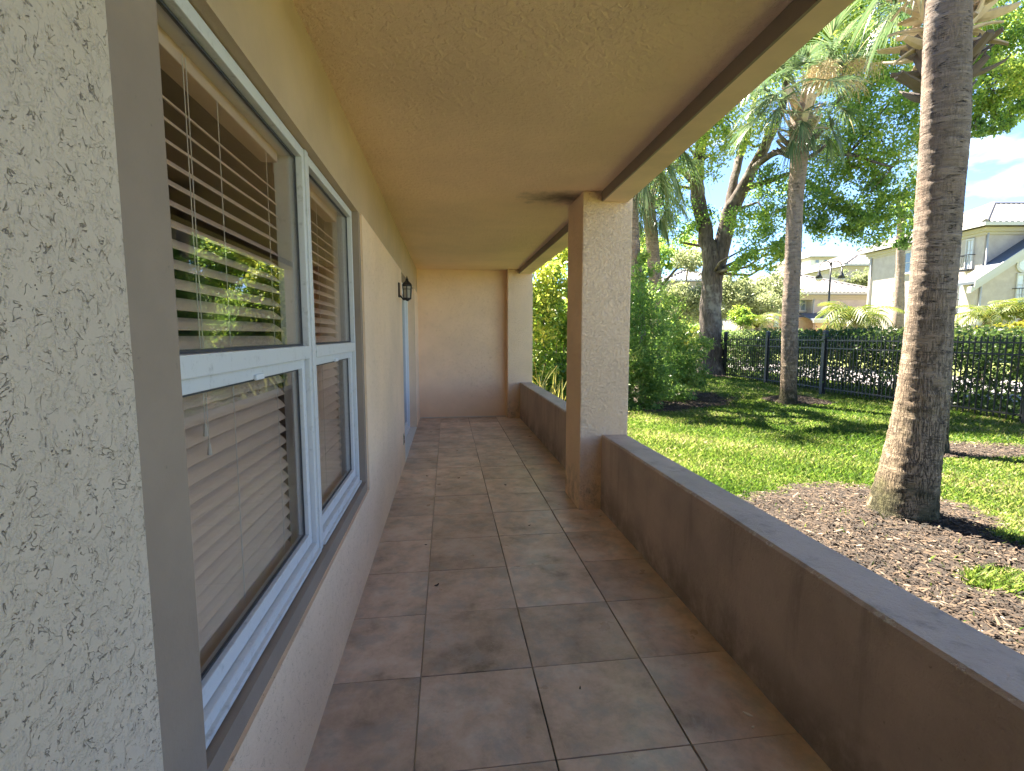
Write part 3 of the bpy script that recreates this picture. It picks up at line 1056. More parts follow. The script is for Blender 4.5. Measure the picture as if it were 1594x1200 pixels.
# ================================================================== PALMS
def mat_palm_trunk():
    t = NT('palm_trunk_bark')
    ring = t.noise(1.0, 5, 0.65, 0.35, t.map((2.5, 2.5, 26)))
    ring2 = t.noise(1.0, 5, 0.7, 0.6, t.map((14, 14, 120)))
    vert = t.noise(1.0, 4, 0.65, 0.3, t.map((60, 60, 4.5)))
    crk = t.rng(t.math('ABSOLUTE', t.math('SUBTRACT', vert, 0.5)), 0.0, 0.055, 1, 0)
    cut = t.rng(t.math('ABSOLUTE', t.math('SUBTRACT', ring, 0.5)), 0.0, 0.022, 1, 0)
    sep = t.n.new('ShaderNodeSeparateXYZ')
    t.l.new(t.obj(), sep.inputs[0])
    low = t.rng(sep.outputs[2], 0.2, 2.6, 1.0, 0.12)
    crk = t.math('MULTIPLY', t.math('MULTIPLY', crk, t.rng(t.noise(8, 3), 0.36, 0.52)), low)
    cut = t.math('MULTIPLY', cut, t.rng(t.noise(13, 3, 0.6), 0.48, 0.62))
    c = t.ramp(ring, [(0.28, (0.16, 0.122, 0.10)), (0.5, (0.26, 0.205, 0.168)), (0.72, (0.36, 0.29, 0.24))])
    c = t.mix(t.rng(t.noise(3.0, 4, 0.6), 0.4, 0.65), c, (0.27, 0.20, 0.155))
    c = t.mix(t.math('MULTIPLY', low, 0.5), c, (0.32, 0.245, 0.145))
    c = t.mix(t.math('MULTIPLY', t.rng(ring2, 0.5, 0.7), 0.45), c, (0.17, 0.125, 0.10))
    c = t.mix(t.math('MULTIPLY', t.math('MAXIMUM', crk, cut), 0.95), c, (0.045, 0.035, 0.028))
    moss = t.math('MULTIPLY', t.rng(t.math('ADD', sep.outputs[2], t.math('MULTIPLY', t.noise(6, 4, 0.7), 0.5)), 0.55, 0.95, 1, 0), t.rng(t.noise(3.6, 5, 0.7), 0.31, 0.46))
    c = t.mix(t.math('MULTIPLY', moss, 0.85), c, (0.035, 0.04, 0.018))
    alg = t.math('MULTIPLY', t.rng(sep.outputs[2], 0.3, 1.9, 1, 0), t.rng(t.noise(2.2, 4, 0.6), 0.5, 0.66))
    c = t.mix(t.math('MULTIPLY', alg, 0.4), c, (0.20, 0.19, 0.07))
    h = t.math('ADD', t.math('MULTIPLY', ring, 0.9), t.math('MULTIPLY', ring2, 0.5))
    h = t.math('SUBTRACT', h, t.math('MULTIPLY', crk, 1.1))
    h = t.math('SUBTRACT', h, t.math('MULTIPLY', cut, 0.9))
    return t.fin(c, 0.9, t.bump(h, 1.0, 0.03), spec=0.2)


M['palm_trunk'] = mat_palm_trunk()
M['boot'] = mat_plain('dry_frond_boot', (0.40, 0.32, 0.235), 0.8, 0, 0.45, 0.004, 9)
M['boot_dark'] = mat_plain('weathered_frond_boot', (0.085, 0.065, 0.055), 0.9, 0, 0.5, 0.004, 9)
M['fibre'] = mat_plain('dry_flower_strand', (0.46, 0.36, 0.19), 0.8, 0, 0.2)
M['fan'] = mat_leaf('fan_frond', [(0.0, (0.035, 0.075, 0.03)), (0.5, (0.075, 0.125, 0.06)), (0.9, (0.16, 0.20, 0.11)), (1.0, (0.30, 0.28, 0.16))], 0.35, 0.32)
M['fan_yellow'] = mat_leaf('yellow_frond', [(0.0, (0.03, 0.06, 0.012)), (0.5, (0.09, 0.125, 0.024)), (1.0, (0.20, 0.19, 0.05))], 0.35, 0.4)


def fan_mesh(name, elev, pet=0.95, seg=0.95, nseg=44, mat=None):
    """one costapalmate frond growing towards +X, rising or hanging by elev"""
    rr = random.Random(int(elev * 10) + nseg)
    V, F, T = [], [], []

    def strip(p, d, L, w, g, tone, n=6):
        p, d = Vector(p), Vector(d).normalized()
        s = d.cross(Vector((0, 0, 1)))
        s = s.normalized() if s.length > 0.05 else Vector((0, 1, 0))
        b = len(V)
        for k in range(n + 1):
            f = k / n
            ww = w * (0.55 + 1.0 * f if f < 0.35 else 0.9 * (1 - f) / 0.65 + 0.06)
            V.extend([tuple(p - s * ww), tuple(p + s * ww)])
            p = p + d * (L / n)
            d = (d + Vector((0, 0, -1)) * g * (0.25 + 1.5 * f) / n).normalized()
        for k in range(n):
            F.append((b + 2 * k, b + 2 * k + 1, b + 2 * k + 3, b + 2 * k + 2))
            T.append(tone)
    # petiole and costa
    p, d = Vector((0, 0, 0)), Vector((math.cos(elev), 0, math.sin(elev)))
    n = 7
    path = [p.copy()]
    for k in range(n):
        p = p + d * (pet / n)
        d = (d + Vector((0, 0, -1)) * 0.16 * (0.4 + max(0, math.cos(elev)))).normalized()
        path.append(p.copy())
    strip((0, 0, 0), (math.cos(elev), 0, math.sin(elev)), pet, 0.022, 0.5, 0.75, 7)
    hub, ax = path[-1], (path[-1] - path[-2]).normalized()
    side = Vector((0, 1, 0))
    upv = side.cross(ax) * -1
    for k in range(nseg):
        a = math.radians(-128 + 256 * k / (nseg - 1) + rr.uniform(-2, 2))
        dd = ax * math.cos(a) + side * math.sin(a)
        dd = dd + upv * (0.22 * math.sin(abs(a) * 1.2))
        start = hub + ax * (0.26 * max(0, math.cos(a)))
        L = seg * (1.0 - 0.28 * (abs(a) / 2.2)) * rr.uniform(0.88, 1.08)
        strip(start, dd, L, 0.017, rr.uniform(1.3, 2.6), min(1, max(0, rr.gauss(0.5, 0.2))))
    me = np_mesh(name, np.array(V), np.array(F), 4, np.array(T))
    me.materials.append(mat or M['fan'])
    return me


FANS = [fan_mesh('frond', e) for e in (1.25, 0.95, 0.6, 0.25, -0.1, -0.5, -0.9)]


def boot_mesh(L, w, name='frond_boot', mat=None, curl=0.1):
    n = 5
    vs, fs = [], []
    for k in range(n + 1):
        f = k / n
        x, z = L * f, curl * L * f * f
        ww = w * (1 - 0.55 * f) * (1 + 0.12 * math.sin(7 * f + 9 * curl))
        th = 0.022 * (1 - 0.6 * f) + 0.004
        vs += [(x, -ww, z + 0.25 * ww), (x, 0, z), (x, ww, z + 0.25 * ww), (x, ww, z + 0.25 * ww + th), (x, 0, z + th * 1.6), (x, -ww, z + 0.25 * ww + th)]
    for k in range(n):
        for j in range(6):
            j2 = (j + 1) % 6
            fs.append((k * 6 + j, k * 6 + j2, k * 6 + 6 + j2, k * 6 + 6 + j))
    fs += [(5, 4, 3, 2, 1, 0), tuple(n * 6 + j for j in range(6))]
    me = MB().add(vs, fs).mesh(name)
    me.materials.append(mat or M['boot'])
    return me


BOOTS = [boot_mesh(0.38, 0.062, curl=0.3), boot_mesh(0.32, 0.05, curl=-0.35), boot_mesh(0.30, 0.06, mat=M['boot_dark'], curl=0.4)]


def trunk_mesh(pts, rads, seed=0, step=0.035, n=40, rough=1.0):
    """palm trunk swept along pts, with uneven leaf-scar rings; vertices in world coordinates"""
    rg = np.random.default_rng(seed)
    pts = np.array([tuple(p) for p in pts], float)
    rads = np.array(rads, float)
    cum = np.concatenate([[0], np.cumsum(np.linalg.norm(np.diff(pts, axis=0), axis=1))])
    m = int(cum[-1] / step)
    s = np.linspace(0, cum[-1], m)
    from_ = lambda a: np.interp(s, cum, a)
    k = max(3, m // 14)
    ker = np.ones(k) / k
    sm = lambda a: np.convolve(np.pad(a, (k // 2, k - 1 - k // 2), 'edge'), ker, 'valid')
    Cx, Cy, Cz, Rd = sm(from_(pts[:, 0])), sm(from_(pts[:, 1])), from_(pts[:, 2]), sm(from_(rads))
    th = np.linspace(0, 2 * np.pi, n, endpoint=False)
    S, TH = np.meshgrid(s, th, indexing='ij')
    ph = S * 2 * np.pi / 0.115 + 1.3 * np.sin(TH + S * 0.9) + 0.8 * np.sin(3 * TH + S * 2.1) + 1.1 * np.sin(S * 1.3)
    saw = (ph / (2 * np.pi)) % 1.0
    bumps = 0.008 * (saw - 0.5) + 0.006 * np.sin(5 * TH + 2 * np.sin(S * 3)) + rg.normal(0, 0.0022, S.shape)
    bumps = bumps + 0.012 * np.sin(2 * TH + S * 0.8) + 0.008 * np.sin(S * 2.7 + TH)
    R = Rd[:, None] * (1 + rough * bumps / 0.22)
    V = np.stack([Cx[:, None] + R * np.cos(TH), Cy[:, None] + R * np.sin(TH), np.repeat(Cz[:, None], n, 1) + 0.012 * np.sin(TH * 2 + S)], -1).reshape(-1, 3)
    i = np.arange(m - 1)[:, None] * n
    j = np.arange(n)[None]
    j2 = (j + 1) % n
    F = np.stack([i + j, i + j2, i + n + j2, i + n + j], -1).reshape(-1, 4)
    me = np_mesh('trunk', V, F, 4)
    me.polygons.foreach_set('use_smooth', [True] * len(me.polygons))
    return me


def palm(label, pts, rads, nfr=26, nboot=26, boot_r=1.0, boot_h=0.7, scale=1.0, seed=0, step=0.035, flower=False, qmax=6.99, rough=0.8, group='palms on the lawn', extra=(), flip=False):
    rr = random.Random(seed)
    base = Vector(pts[0])
    root = empty('palm_tree', base, label, 'palm tree', group)
    me = trunk_mesh([Vector(p) - base for p in pts], rads, seed, step, rough=rough)
    o = link('trunk', me, M['palm_trunk'])
    o.parent = root
    top = Vector(pts[-1]) - base
    r = rads[-1]
    for k in range(nboot):                        # criss-cross old leaf bases
        f = k / max(1, nboot - 1)
        b = bpy.data.objects.new('frond_boot', BOOTS[2] if f < 0.3 else BOOTS[k % 2])
        C.objects.link(b)
        b.parent = root
        a = k * 2.39996 + rr.uniform(-.2, .2)
        z = -boot_h + f * boot_h * 1.1
        b.location = top + Vector((math.cos(a) * r * 0.85, math.sin(a) * r * 0.85, z))
        tilt = (0.15 + 0.95 * f) + rr.uniform(-.25, .25) if not flip else rr.uniform(-0.15, 0.75)
        b.rotation_euler = (rr.uniform(-.7, .7), -tilt, a)
        b.scale = (boot_r * rr.uniform(.75, 1.25),) * 3
    for k in range(nfr):
        f = k / max(1, nfr - 1)
        q = min(6, int(f * qmax))
        b = bpy.data.objects.new('frond', FANS[q])
        C.objects.link(b)
        b.parent = root
        a = k * 2.39996 + rr.uniform(-.3, .3)
        b.location = top + Vector((math.cos(a) * r * 0.5, math.sin(a) * r * 0.5, 0.25 * (1 - f)))
        b.rotation_euler = (rr.uniform(-.15, .15), 0, a)
        b.scale = (scale * rr.uniform(0.9, 1.15),) * 3
    for (a, q, dz, sc) in extra:
        b = bpy.data.objects.new('frond', FANS[q])
        C.objects.link(b)
        b.parent = root
        b.location = top + Vector((math.cos(a) * r * 0.5, math.sin(a) * r * 0.5, dz))
        b.rotation_euler = (0, 0, a)
        b.scale = (scale * sc,) * 3
    if flower:
        mb = MB()
        for (a, L) in ((-1.0, 1.5), (-0.4, 1.2), (-1.7, 1.1)):
            p, d = top + Vector((0, 0, 0.35)), Vector((math.cos(a), math.sin(a), 0.9)).normalized()
            path = [p.copy()]
            for k in range(8):
                p = p + d * L / 8
                d = (d + Vector((0, 0, -0.22))).normalized()
                path.append(p.copy())
            mb.tube(path, [0.018 - 0.0015 * k for k in range(9)], 5)
            for k in range(240):
                q = path[rr.randint(2, 8)] + Vector((rr.gauss(0, .05), rr.gauss(0, .05), rr.gauss(0, .05)))
                e = q + Vector((rr.gauss(0, .16), rr.gauss(0, .16), rr.gauss(-.22, .12)))
                mb.bar(q, (q + e) / 2 + Vector((rr.gauss(0, .03), rr.gauss(0, .03), 0.04)), 0.004, 3)
                mb.bar((q + e) / 2 + Vector((0, 0, 0.03)), e, 0.004, 3, 0.002)
        o = mb.obj('flower_stalk', M['fibre'])
        o.parent = root
        o['label'] = 'dry tan flower strands hanging from the crown'
    return root


# big leaning palm in the near mulch bed: outline read at its own distance (plane y = 3.6)
def on_y(px, py, Y):
    r = ROT @ Vector(((px - CPX) / FPX, (py - CPY) / FPX, 1.0))
    return Vector((0, 0, EYE)) + r * (Y / r.y)


PY = 3.62
rows_px = [(835, 1396, 142), (812, 1400, 128), (770, 1408, 113), (700, 1421, 98), (600, 1436, 86), (500, 1447, 79), (400, 1457, 79), (300, 1463, 79), (200, 1470, 82), (100, 1473, 80), (0, 1476, 76), (-120, 1480, 72)]
pts, rads = [], []
for (py, cx_, w_) in rows_px:
    p = on_y(cx_, py, PY)
    dep = (p - Vector((0, 0, EYE))).dot(ROT @ Vector((0, 0, 1)))
    pts.append(p)
    rads.append(w_ / FPX * dep / 2 * 0.97 * math.cos(math.atan((cx_ - CPX) / FPX)))
for k in range(1, 5):
    pts.append(pts[-1] + Vector((0.02, 0.02, 0.75)))
    rads.append(rads[-1] * 0.985)
palm('big thick palm trunk leaning in the near mulch bed', pts, rads, seed=3, nfr=24, scale=1.25, step=0.016, rough=0.55)

# slender palm by the fence
B2 = on_z(1228, 622, -0.04)
D2 = (B2 - Vector((0, 0, EYE))).dot(ROT @ Vector((0, 0, 1)))
rows_px = [(640, 1226, 36), (622, 1227, 30), (600, 1227, 26), (500, 1230, 26), (400, 1234, 25), (300, 1239, 25), (250, 1243, 28), (215, 1246, 36), (185, 1248, 40), (165, 1249, 30)]
palm('slender grey palm by the fence with drooping silvery fronds and dry boots', [at(c, p, D2) for p, c, w in rows_px], [w / FPX * D2 / 2 * 0.88 for p, c, w in rows_px],
     nfr=18, nboot=46, boot_h=1.15, boot_r=1.3, scale=0.92, qmax=2.99, seed=5, flower=True,
     extra=((-2.6, 3, 0.2, 1.2), (-2.2, 4, 0.1, 1.1), (-2.9, 2, 0.3, 1.2), (-0.7, 5, 0.0, 0.9), (0.2, 4, 0.1, 1.0), (-1.6, 6, 0.0, 0.8), (2.9, 3, 0.1, 1.1), (-2.4, 5, 0.0, 1.1)))

# palm hidden behind the big one: its boots stick out either side
B3 = on_z(1462, 703, -0.15)
D3 = (B3 - Vector((0, 0, EYE))).dot(ROT @ Vector((0, 0, 1)))
rows_px = [(715, 1454, 60), (690, 1455, 44), (500, 1466, 40), (300, 1474, 38), (150, 1479, 50), (70, 1480, 60), (-60, 1481, 50)]
palm('palm directly behind the big trunk with ragged dead boots showing either side', [at(c, p, D3) for p, c, w in rows_px], [w / FPX * D3 / 2 * 0.76 for p, c, w in rows_px],
     nfr=13, nboot=120, boot_h=1.75, boot_r=1.5, scale=0.85, seed=9, flip=True, qmax=3.2, extra=((2.8, 4, 0.3, 1.0), (2.4, 5, 0.3, 1.0)))

# two palms rising out of the shrubs behind the pillar
D4 = 14.5
rows_px = [(640, 1030, 22), (560, 1026, 21), (450, 1021, 19), (380, 1016, 19), (330, 1010, 20), (300, 1007, 23)]
palm('palm rising from the shrubs with a bushy fan crown below the beam', [at(c, p, D4) for p, c, w in rows_px], [w / FPX * D4 / 2 for p, c, w in rows_px], nfr=24, nboot=14, boot_h=0.5, scale=0.85, seed=13, step=0.06)
D5 = 12.0
rows_px = [(640, 1003, 20), (500, 995, 17), (400, 989, 16), (330, 985, 16), (200, 980, 18)]
palm('thin palm trunk seen close beside the pillar edge', [at(c, p, D5) for p, c, w in rows_px], [w / FPX * D5 / 2 for p, c, w in rows_px], nfr=26, nboot=10, boot_h=0.5, scale=1.2, seed=17, step=0.06)

# ================================================================== BROADLEAF TREES AND SHRUBS
def mat_bark(name, col):
    t = NT(name)
    v = t.noise(1.0, 5, 0.7, 0.6, t.map((14, 14, 2.6)))
    patch = t.noise(1.6, 4, 0.6)
    c = t.mix(t.rng(v, 0.35, 0.65), tuple(x * 0.4 for x in col), col)
    c = t.mix(t.math('MULTIPLY', t.rng(patch, 0.54, 0.68), 0.5), c, (0.30, 0.275, 0.24))
    return t.fin(c, 0.9, t.bump(v, 1.0, 0.03), spec=0.2)


M['bark'] = mat_bark('oak_bark', (0.125, 0.10, 0.085))
M['bark_pale'] = mat_bark('pale_bark', (0.30, 0.25, 0.2))
OAK = [(0.0, (0.075, 0.155, 0.055)), (0.35, (0.14, 0.245, 0.068)), (0.7, (0.25, 0.36, 0.08)), (1.0, (0.42, 0.46, 0.11))]
M['oak_leaf'] = mat_leaf('oak_leaf', OAK, 0.62, 0.4)
M['bright_leaf'] = mat_leaf('bright_leaf', [(0.0, (0.05, 0.12, 0.025)), (0.5, (0.13, 0.23, 0.045)), (1.0, (0.36, 0.40, 0.09))], 0.5, 0.35)
M['olive_leaf'] = mat_leaf('olive_leaf', [(0.0, (0.12, 0.15, 0.07)), (0.5, (0.22, 0.26, 0.13)), (1.0, (0.36, 0.38, 0.22))], 0.4, 0.5)
M['shrub_leaf'] = mat_leaf('shrub_leaf', [(0.0, (0.065, 0.145, 0.04)), (0.5, (0.165, 0.28, 0.075)), (1.0, (0.40, 0.45, 0.14))], 0.55, 0.3)
M['hedge_leaf'] = mat_leaf('hedge_leaf', [(0.0, (0.032, 0.066, 0.022)), (0.6, (0.085, 0.14, 0.042)), (1.0, (0.24, 0.26, 0.095))], 0.5, 0.4)
M['yellow_leaf'] = mat_leaf('yellow_leaf', [(0.0, (0.06, 0.095, 0.014)), (0.5, (0.14, 0.165, 0.026)), (1.0, (0.24, 0.22, 0.04))], 0.45, 0.4)


def tree(name, label, cat, base, limbs, cs, leaf=(0.11, 0.06), mat='oak_leaf', bark='bark', dens=1.0, group=None, twigs=24, seed=0, flare=None, up=0.35):
    rr = random.Random(seed)
    root = empty(name, base, label, cat, group)
    if limbs:
        mb = MB()
        for P, R in limbs:
            # smooth the limb with extra points
            pp, rd = [], []
            for i in range(len(P) - 1):
                for k in range(4):
                    f = k / 4
                    pp.append(Vector(P[i]).lerp(Vector(P[i + 1]), f) + Vector((rr.gauss(0, .02), rr.gauss(0, .02), 0)) * min(1, i))
                    rd.append(R[i] + (R[i + 1] - R[i]) * f)
            pp.append(Vector(P[-1]))
            rd.append(R[-1])
            mb.tube(pp, rd, 14, 0.07)
        ends = [(Vector(p), r) for P, R in limbs for p, r in list(zip(P, R))[2:]]
        for k in range(min(twigs, len(cs) * 2)):
            c = Vector(cs[k % len(cs)][0])
            rc = cs[k % len(cs)][1]
            tgt = c + Vector((rr.gauss(0, .4) * rc[0], rr.gauss(0, .4) * rc[1], rr.gauss(0, .3) * rc[2]))
            p, r = min(ends, key=lambda e: (e[0] - tgt).length + (2 if e[0].z > tgt.z + 1 else 0))
            mid = p.lerp(tgt, 0.5) + Vector((rr.gauss(0, .25), rr.gauss(0, .25), rr.gauss(0.15, .2)))
            r0 = min(r * 0.55, 0.07)
            mb.tube([p, p.lerp(mid, 0.5), mid, mid.lerp(tgt, .6), tgt], [r0, r0 * .8, r0 * .6, r0 * .4, r0 * .2], 6)
        mb.obj('trunk', M[bark], root, smooth=True)
    P, T = clumps(cs, dens)
    link('crown', leaf_mesh('crown', P, leaf[0], leaf[1], T, up), M[mat], root)
    return root


def pc(px, py, rpx, depth, n, tone=0.5, flat=0.8, dr=None):
    r = rpx / FPX * depth
    return (at(px, py, depth), (r, dr or r, r * flat), n, tone)


# --- the big forked oak by the fence corner
ob = on_z(1105, 582, -0.02)
DO = (ob - Vector((0, 0, EYE))).dot(ROT @ Vector((0, 0, 1)))
limbs = [
    ([at(1104, 588, DO), at(1104, 570, DO), at(1105, 540, DO), at(1107, 480, DO), at(1110, 425, DO), at(1103, 385, DO), at(1094, 340, DO), at(1085, 295, DO), at(1087, 250, DO - .4), at(1094, 200, DO - .8), at(1090, 120, DO - 1.2)],
     [0.62, 0.50, 0.43, 0.37, 0.35, 0.28, 0.26, 0.25, 0.21, 0.18, 0.10]),
    ([at(1110, 440, DO), at(1122, 390, DO), at(1136, 330, DO - .2), at(1152, 300, DO - .5), at(1172, 262, DO - .8), at(1195, 220, DO - 1.2), at(1215, 170, DO - 1.6), at(1235, 90, DO - 2)],
     [0.30, 0.30, 0.28, 0.24, 0.19, 0.17, 0.13, 0.07]),
    ([at(1134, 335, DO - .2), at(1140, 290, DO), at(1152, 240, DO + .4), at(1166, 200, DO + .6), at(1180, 130, DO + 1)], [0.20, 0.16, 0.14, 0.12, 0.06]),
    ([at(1140, 318, DO - .3), at(1165, 292, DO - .8), at(1195, 282, DO - 1.3), at(1230, 270, DO - 1.8), at(1290, 300, DO - 2.2), at(1340, 330, DO - 2.4)], [0.13, 0.11, 0.09, 0.075, 0.05, 0.02]),
    ([at(1086, 290, DO), at(1065, 268, DO + .5), at(1042, 252, DO + .9), at(1010, 250, DO + 1.2), at(980, 240, DO + 1.5)], [0.14, 0.12, 0.10, 0.07, 0.03]),
    ([at(1172, 262, DO - .8), at(1200, 240, DO - 2), at(1250, 225, DO - 3), at(1320, 240, DO - 4), at(1390, 260, DO - 5)], [0.12, 0.10, 0.08, 0.06, 0.02]),
]
cs = []
for q in [(1035, 265, 50, 18, .75), (1075, 335, 42, 18.5, .35), (1040, 375, 38, 19, .3), (1110, 240, 45, 17, .75), (1150, 190, 55, 16.5, .8), (1085, 170, 60, 17, .6),
          (1172, 345, 40, 16.2, .55), (1190, 392, 38, 16, .55), (1160, 415, 26, 16.3, .55), (1212, 330, 40, 16.6, .4), (1225, 385, 24, 16, .45), (1200, 290, 40, 17, .4),
          (1262, 312, 42, 15.5, .35), (1305, 345, 40, 15.2, .42), (1355, 352, 40, 15, .4), (1395, 340, 38, 15, .42), (1260, 352, 28, 15.5, .25), (1330, 310, 45, 15, .5), (1390, 290, 45, 14.5, .55),
          (1285, 260, 48, 15, .6), (1345, 245, 50, 14.5, .62), (1400, 225, 48, 14, .65), (1310, 190, 52, 14.5, .55), (1375, 165, 55, 14, .6), (1285, 130, 50, 15, .6), (1340, 95, 60, 14, .65),
          (1400, 90, 55, 14, .6), (1300, 40, 60, 15, .65), (1380, 20, 65, 14, .6), (1250, 70, 60, 16, .6), (1200, 90, 70, 17, .6), (1130, 90, 80, 17, .6), (1420, 380, 22, 15, .2),
          (1040, 180, 70, 18, .6), (1000, 300, 45, 19, .4), (960, 250, 70, 18.5, .5), (1200, -20, 110, 16, .6), (1350, -70, 110, 15, .6), (1080, 0, 120, 17, .6), (960, 100, 120, 18, .6)]:
    cs.append(pc(q[0], q[1], q[2], q[3], int(1500 * (q[2] / 50) ** 1.7), q[4], 0.75))
tree('oak_tree', 'large forked oak with dark trunk at the far end of the fence', 'tree', ob, limbs, cs, (0.115, 0.062), 'oak_leaf', seed=2, twigs=60, dens=1.3)

# --- tree reaching in from beyond the right edge
rb = at(1720, 560, 15.0)
rb.z = -0.2
limbs = [([rb, at(1715, 400, 15), at(1700, 250, 14.6), at(1680, 130, 14.2), at(1660, 20, 14)], [0.4, 0.3, 0.25, 0.18, 0.08]),
         ([at(1700, 250, 14.6), at(1650, 180, 14), at(1590, 150, 13.5), at(1540, 140, 13)], [0.16, 0.12, 0.07, 0.03])]
cs = [pc(a, b, r, d, int(1400 * (r / 50) ** 1.7), tn, .75) for a, b, r, d, tn in
      [(1538, 60, 42, 13, .55), (1585, 85, 46, 13, .5), (1555, 130, 44, 12.6, .75), (1600, 150, 46, 13, .5), (1525, 165, 34, 13, .6), (1515, 110, 34, 13.2, .6), (1548, 190, 26, 12.8, .4), (1520, 203, 15, 12.8, .35), (1578, 185, 22, 13, .35),
       (1640, 100, 60, 14, .5), (1600, 0, 70, 13.5, .55), (1520, 10, 40, 13.5, .6)]]
tree('oak_tree', 'leafy tree reaching in from the right past the big palm', 'tree', rb, limbs, cs, (0.105, 0.058), 'oak_leaf', seed=4, twigs=24, dens=1.6)

# --- pale olive-green trees beyond the fence
def crown_tree(label, px, py, rpx, depth, n, mat, leaf, seed, name='olive_tree', cat='tree', bark='bark_pale', tr=None, group='trees beyond the fence', tone=.5):
    rr = random.Random(seed)
    c0 = at(px, py, depth)
    base = Vector((c0.x, c0.y, -0.2))
    r = rpx / FPX * depth
    if tr:
        q = at(tr[0], tr[1], depth)
        base = Vector((q.x, q.y, -0.2))
    k = 9
    cs = []
    for i in range(k):
        v = Vector((rr.gauss(0, .5), rr.gauss(0, .5), rr.gauss(0, .33)))
        cs.append((c0 + v * r, (r * rr.uniform(.4, .62), r * .5, r * rr.uniform(.28, .45)), n // k, min(1, max(0, tone + rr.gauss(0, .14)))))
    m = base.lerp(c0, 0.5)
    limbs = [([base, m, c0.lerp(m, .3), c0], [r * 0.075, r * 0.06, r * 0.045, r * 0.02]), ([m, m.lerp(cs[0][0], .6), cs[0][0]], [r * .04, r * .03, r * .015]), ([m, m.lerp(cs[1][0], .6), cs[1][0]], [r * .04, r * .03, r * .015])]
    return tree(name, label, cat, base, limbs, cs, leaf, mat, bark, seed=seed, twigs=8, group=group)


crown_tree('pale silvery green tree with leaning trunk in front of the middle house', 1158, 464, 56, 30, 20000, 'olive_leaf', (0.17, 0.075), 21, tr=(1178, 515))
crown_tree('pale silvery green tree between the shrubs and the forked oak', 1056, 468, 52, 32, 20000, 'olive_leaf', (0.17, 0.075), 22)
crown_tree('dark green tree rising over the shrubs left of the forked oak', 1000, 400, 62, 34, 8000, 'oak_leaf', (0.24, 0.13), 23, 'leafy_tree', bark='bark')
crown_tree('tall tree filling the gap between pillar and pilaster', 850, 380, 75, 22, 11000, 'bright_leaf', (0.17, 0.09), 24, 'leafy_tree', bark='bark', tone=.55)
crown_tree('small grey green tree standing before the grey hip roofed building', 1345, 428, 26, 52, 3500, 'olive_leaf', (0.25, 0.11), 25, 'leafy_tree', tone=.3)
crown_tree('tree behind the pillar, further back than the tall gap tree', 940, 430, 70, 30, 8000, 'oak_leaf', (0.22, 0.12), 26, 'leafy_tree', bark='bark')

# --- far wood closing the view behind the shrubs
cs = []
for k in range(46):
    px_ = 560 + k * 12.2 + RNG.uniform(-6, 6)
    dp = RNG.uniform(52, 66)
    cs.append(pc(px_, RNG.uniform(468, 505), RNG.uniform(30, 46), dp, 900, RNG.uniform(.25, .6), RNG.uniform(.7, 1.1)))
    cs.append(pc(px_, 520, 34, dp - 3, 500, .3, .8))
P, T = clumps(cs)
tag(link('far_wood', leaf_mesh('far_wood', P, 0.5, 0.3, T), M['oak_leaf']), 'mass of dark trees far behind the garden shrubs', 'trees', kind='stuff')

# --- shrubs
def shrub(label, blobs, mat, leaf, depth_jit=0.5, seed=0, name='shrub', cat='shrub', group=None, stems=5, dens=1.0, up=0.35):
    rr = random.Random(seed)
    cs = [pc(a, b, r, d, int(n * dens), tn, fl) for a, b, r, d, n, tn, fl in blobs]
    c0 = sum((c[0] for c in cs), Vector()) / len(cs)
    base = Vector((c0.x, c0.y, float(ground_z(c0.x, c0.y))))
    limbs = []
    for k in range(stems):
        c = cs[k % len(cs)][0]
        p = base + Vector((rr.gauss(0, .15), rr.gauss(0, .15), -0.05))
        limbs.append(([p, p.lerp(c, .4) + Vector((rr.gauss(0, .1), rr.gauss(0, .1), .1)), c], [0.03, 0.022, 0.01]))
    root = empty(name, base, label, cat, group)
    mb = MB()
    for P, R in limbs:
        mb.tube(P, R, 6)
    mb.obj('stem', M['bark_pale'], root, smooth=True)
    P, T = clumps(cs)
    link('foliage', leaf_mesh('foliage', P, leaf[0], leaf[1], T, up), M[mat], root)
    return root


shrub('tall glossy shrub seen between pillar and pilaster', [(848, 440, 42, 10.5, 1500, .75, 1), (828, 505, 45, 10.2, 1500, .7, 1), (868, 520, 42, 10.8, 1500, .6, 1), (850, 575, 42, 10.2, 1300, .4, 1), (885, 470, 42, 11, 1300, .6, 1), (800, 450, 45, 10.2, 1300, .6, 1), (880, 600, 36, 10.5, 1000, .3, .8), (820, 610, 40, 10, 1000, .3, .8), (905, 540, 45, 10.8, 1300, .5, 1), (865, 640, 40, 10.2, 1000, .3, .6)], 'bright_leaf', (0.12, 0.062), seed=31, group='shrubs beside the patio')
shrub('dense shrub with narrow leaves right beside the pillar', [(985, 455, 36, 11.5, 1600, .5, 1), (1000, 520, 44, 11.2, 2200, .45, 1), (1008, 585, 42, 10.9, 2200, .35, .9), (975, 560, 45, 11, 1800, .4, 1), (995, 630, 34, 10.6, 1500, .25, .6), (945, 520, 50, 11.2, 1800, .4, 1), (940, 610, 50, 10.8, 1500, .3, .8), (1005, 415, 20, 11.8, 500, .6, 1)], 'shrub_leaf', (0.13, 0.034), seed=32, group='shrubs beside the patio')
shrub('airy narrow leaved shrub between the pillar shrub and forked oak', [(1048, 520, 34, 13, 1900, .6, 1), (1062, 568, 38, 12.6, 2200, .5, .9), (1035, 610, 36, 12, 1600, .3, .6), (1028, 470, 32, 13, 1200, .6, 1), (1085, 545, 24, 13.2, 800, .6, .9), (1080, 590, 22, 12.7, 700, .35, .6), (1035, 560, 40, 12.6, 1700, .45, 1)], 'shrub_leaf', (0.13, 0.034), seed=33, group='shrubs beside the patio')
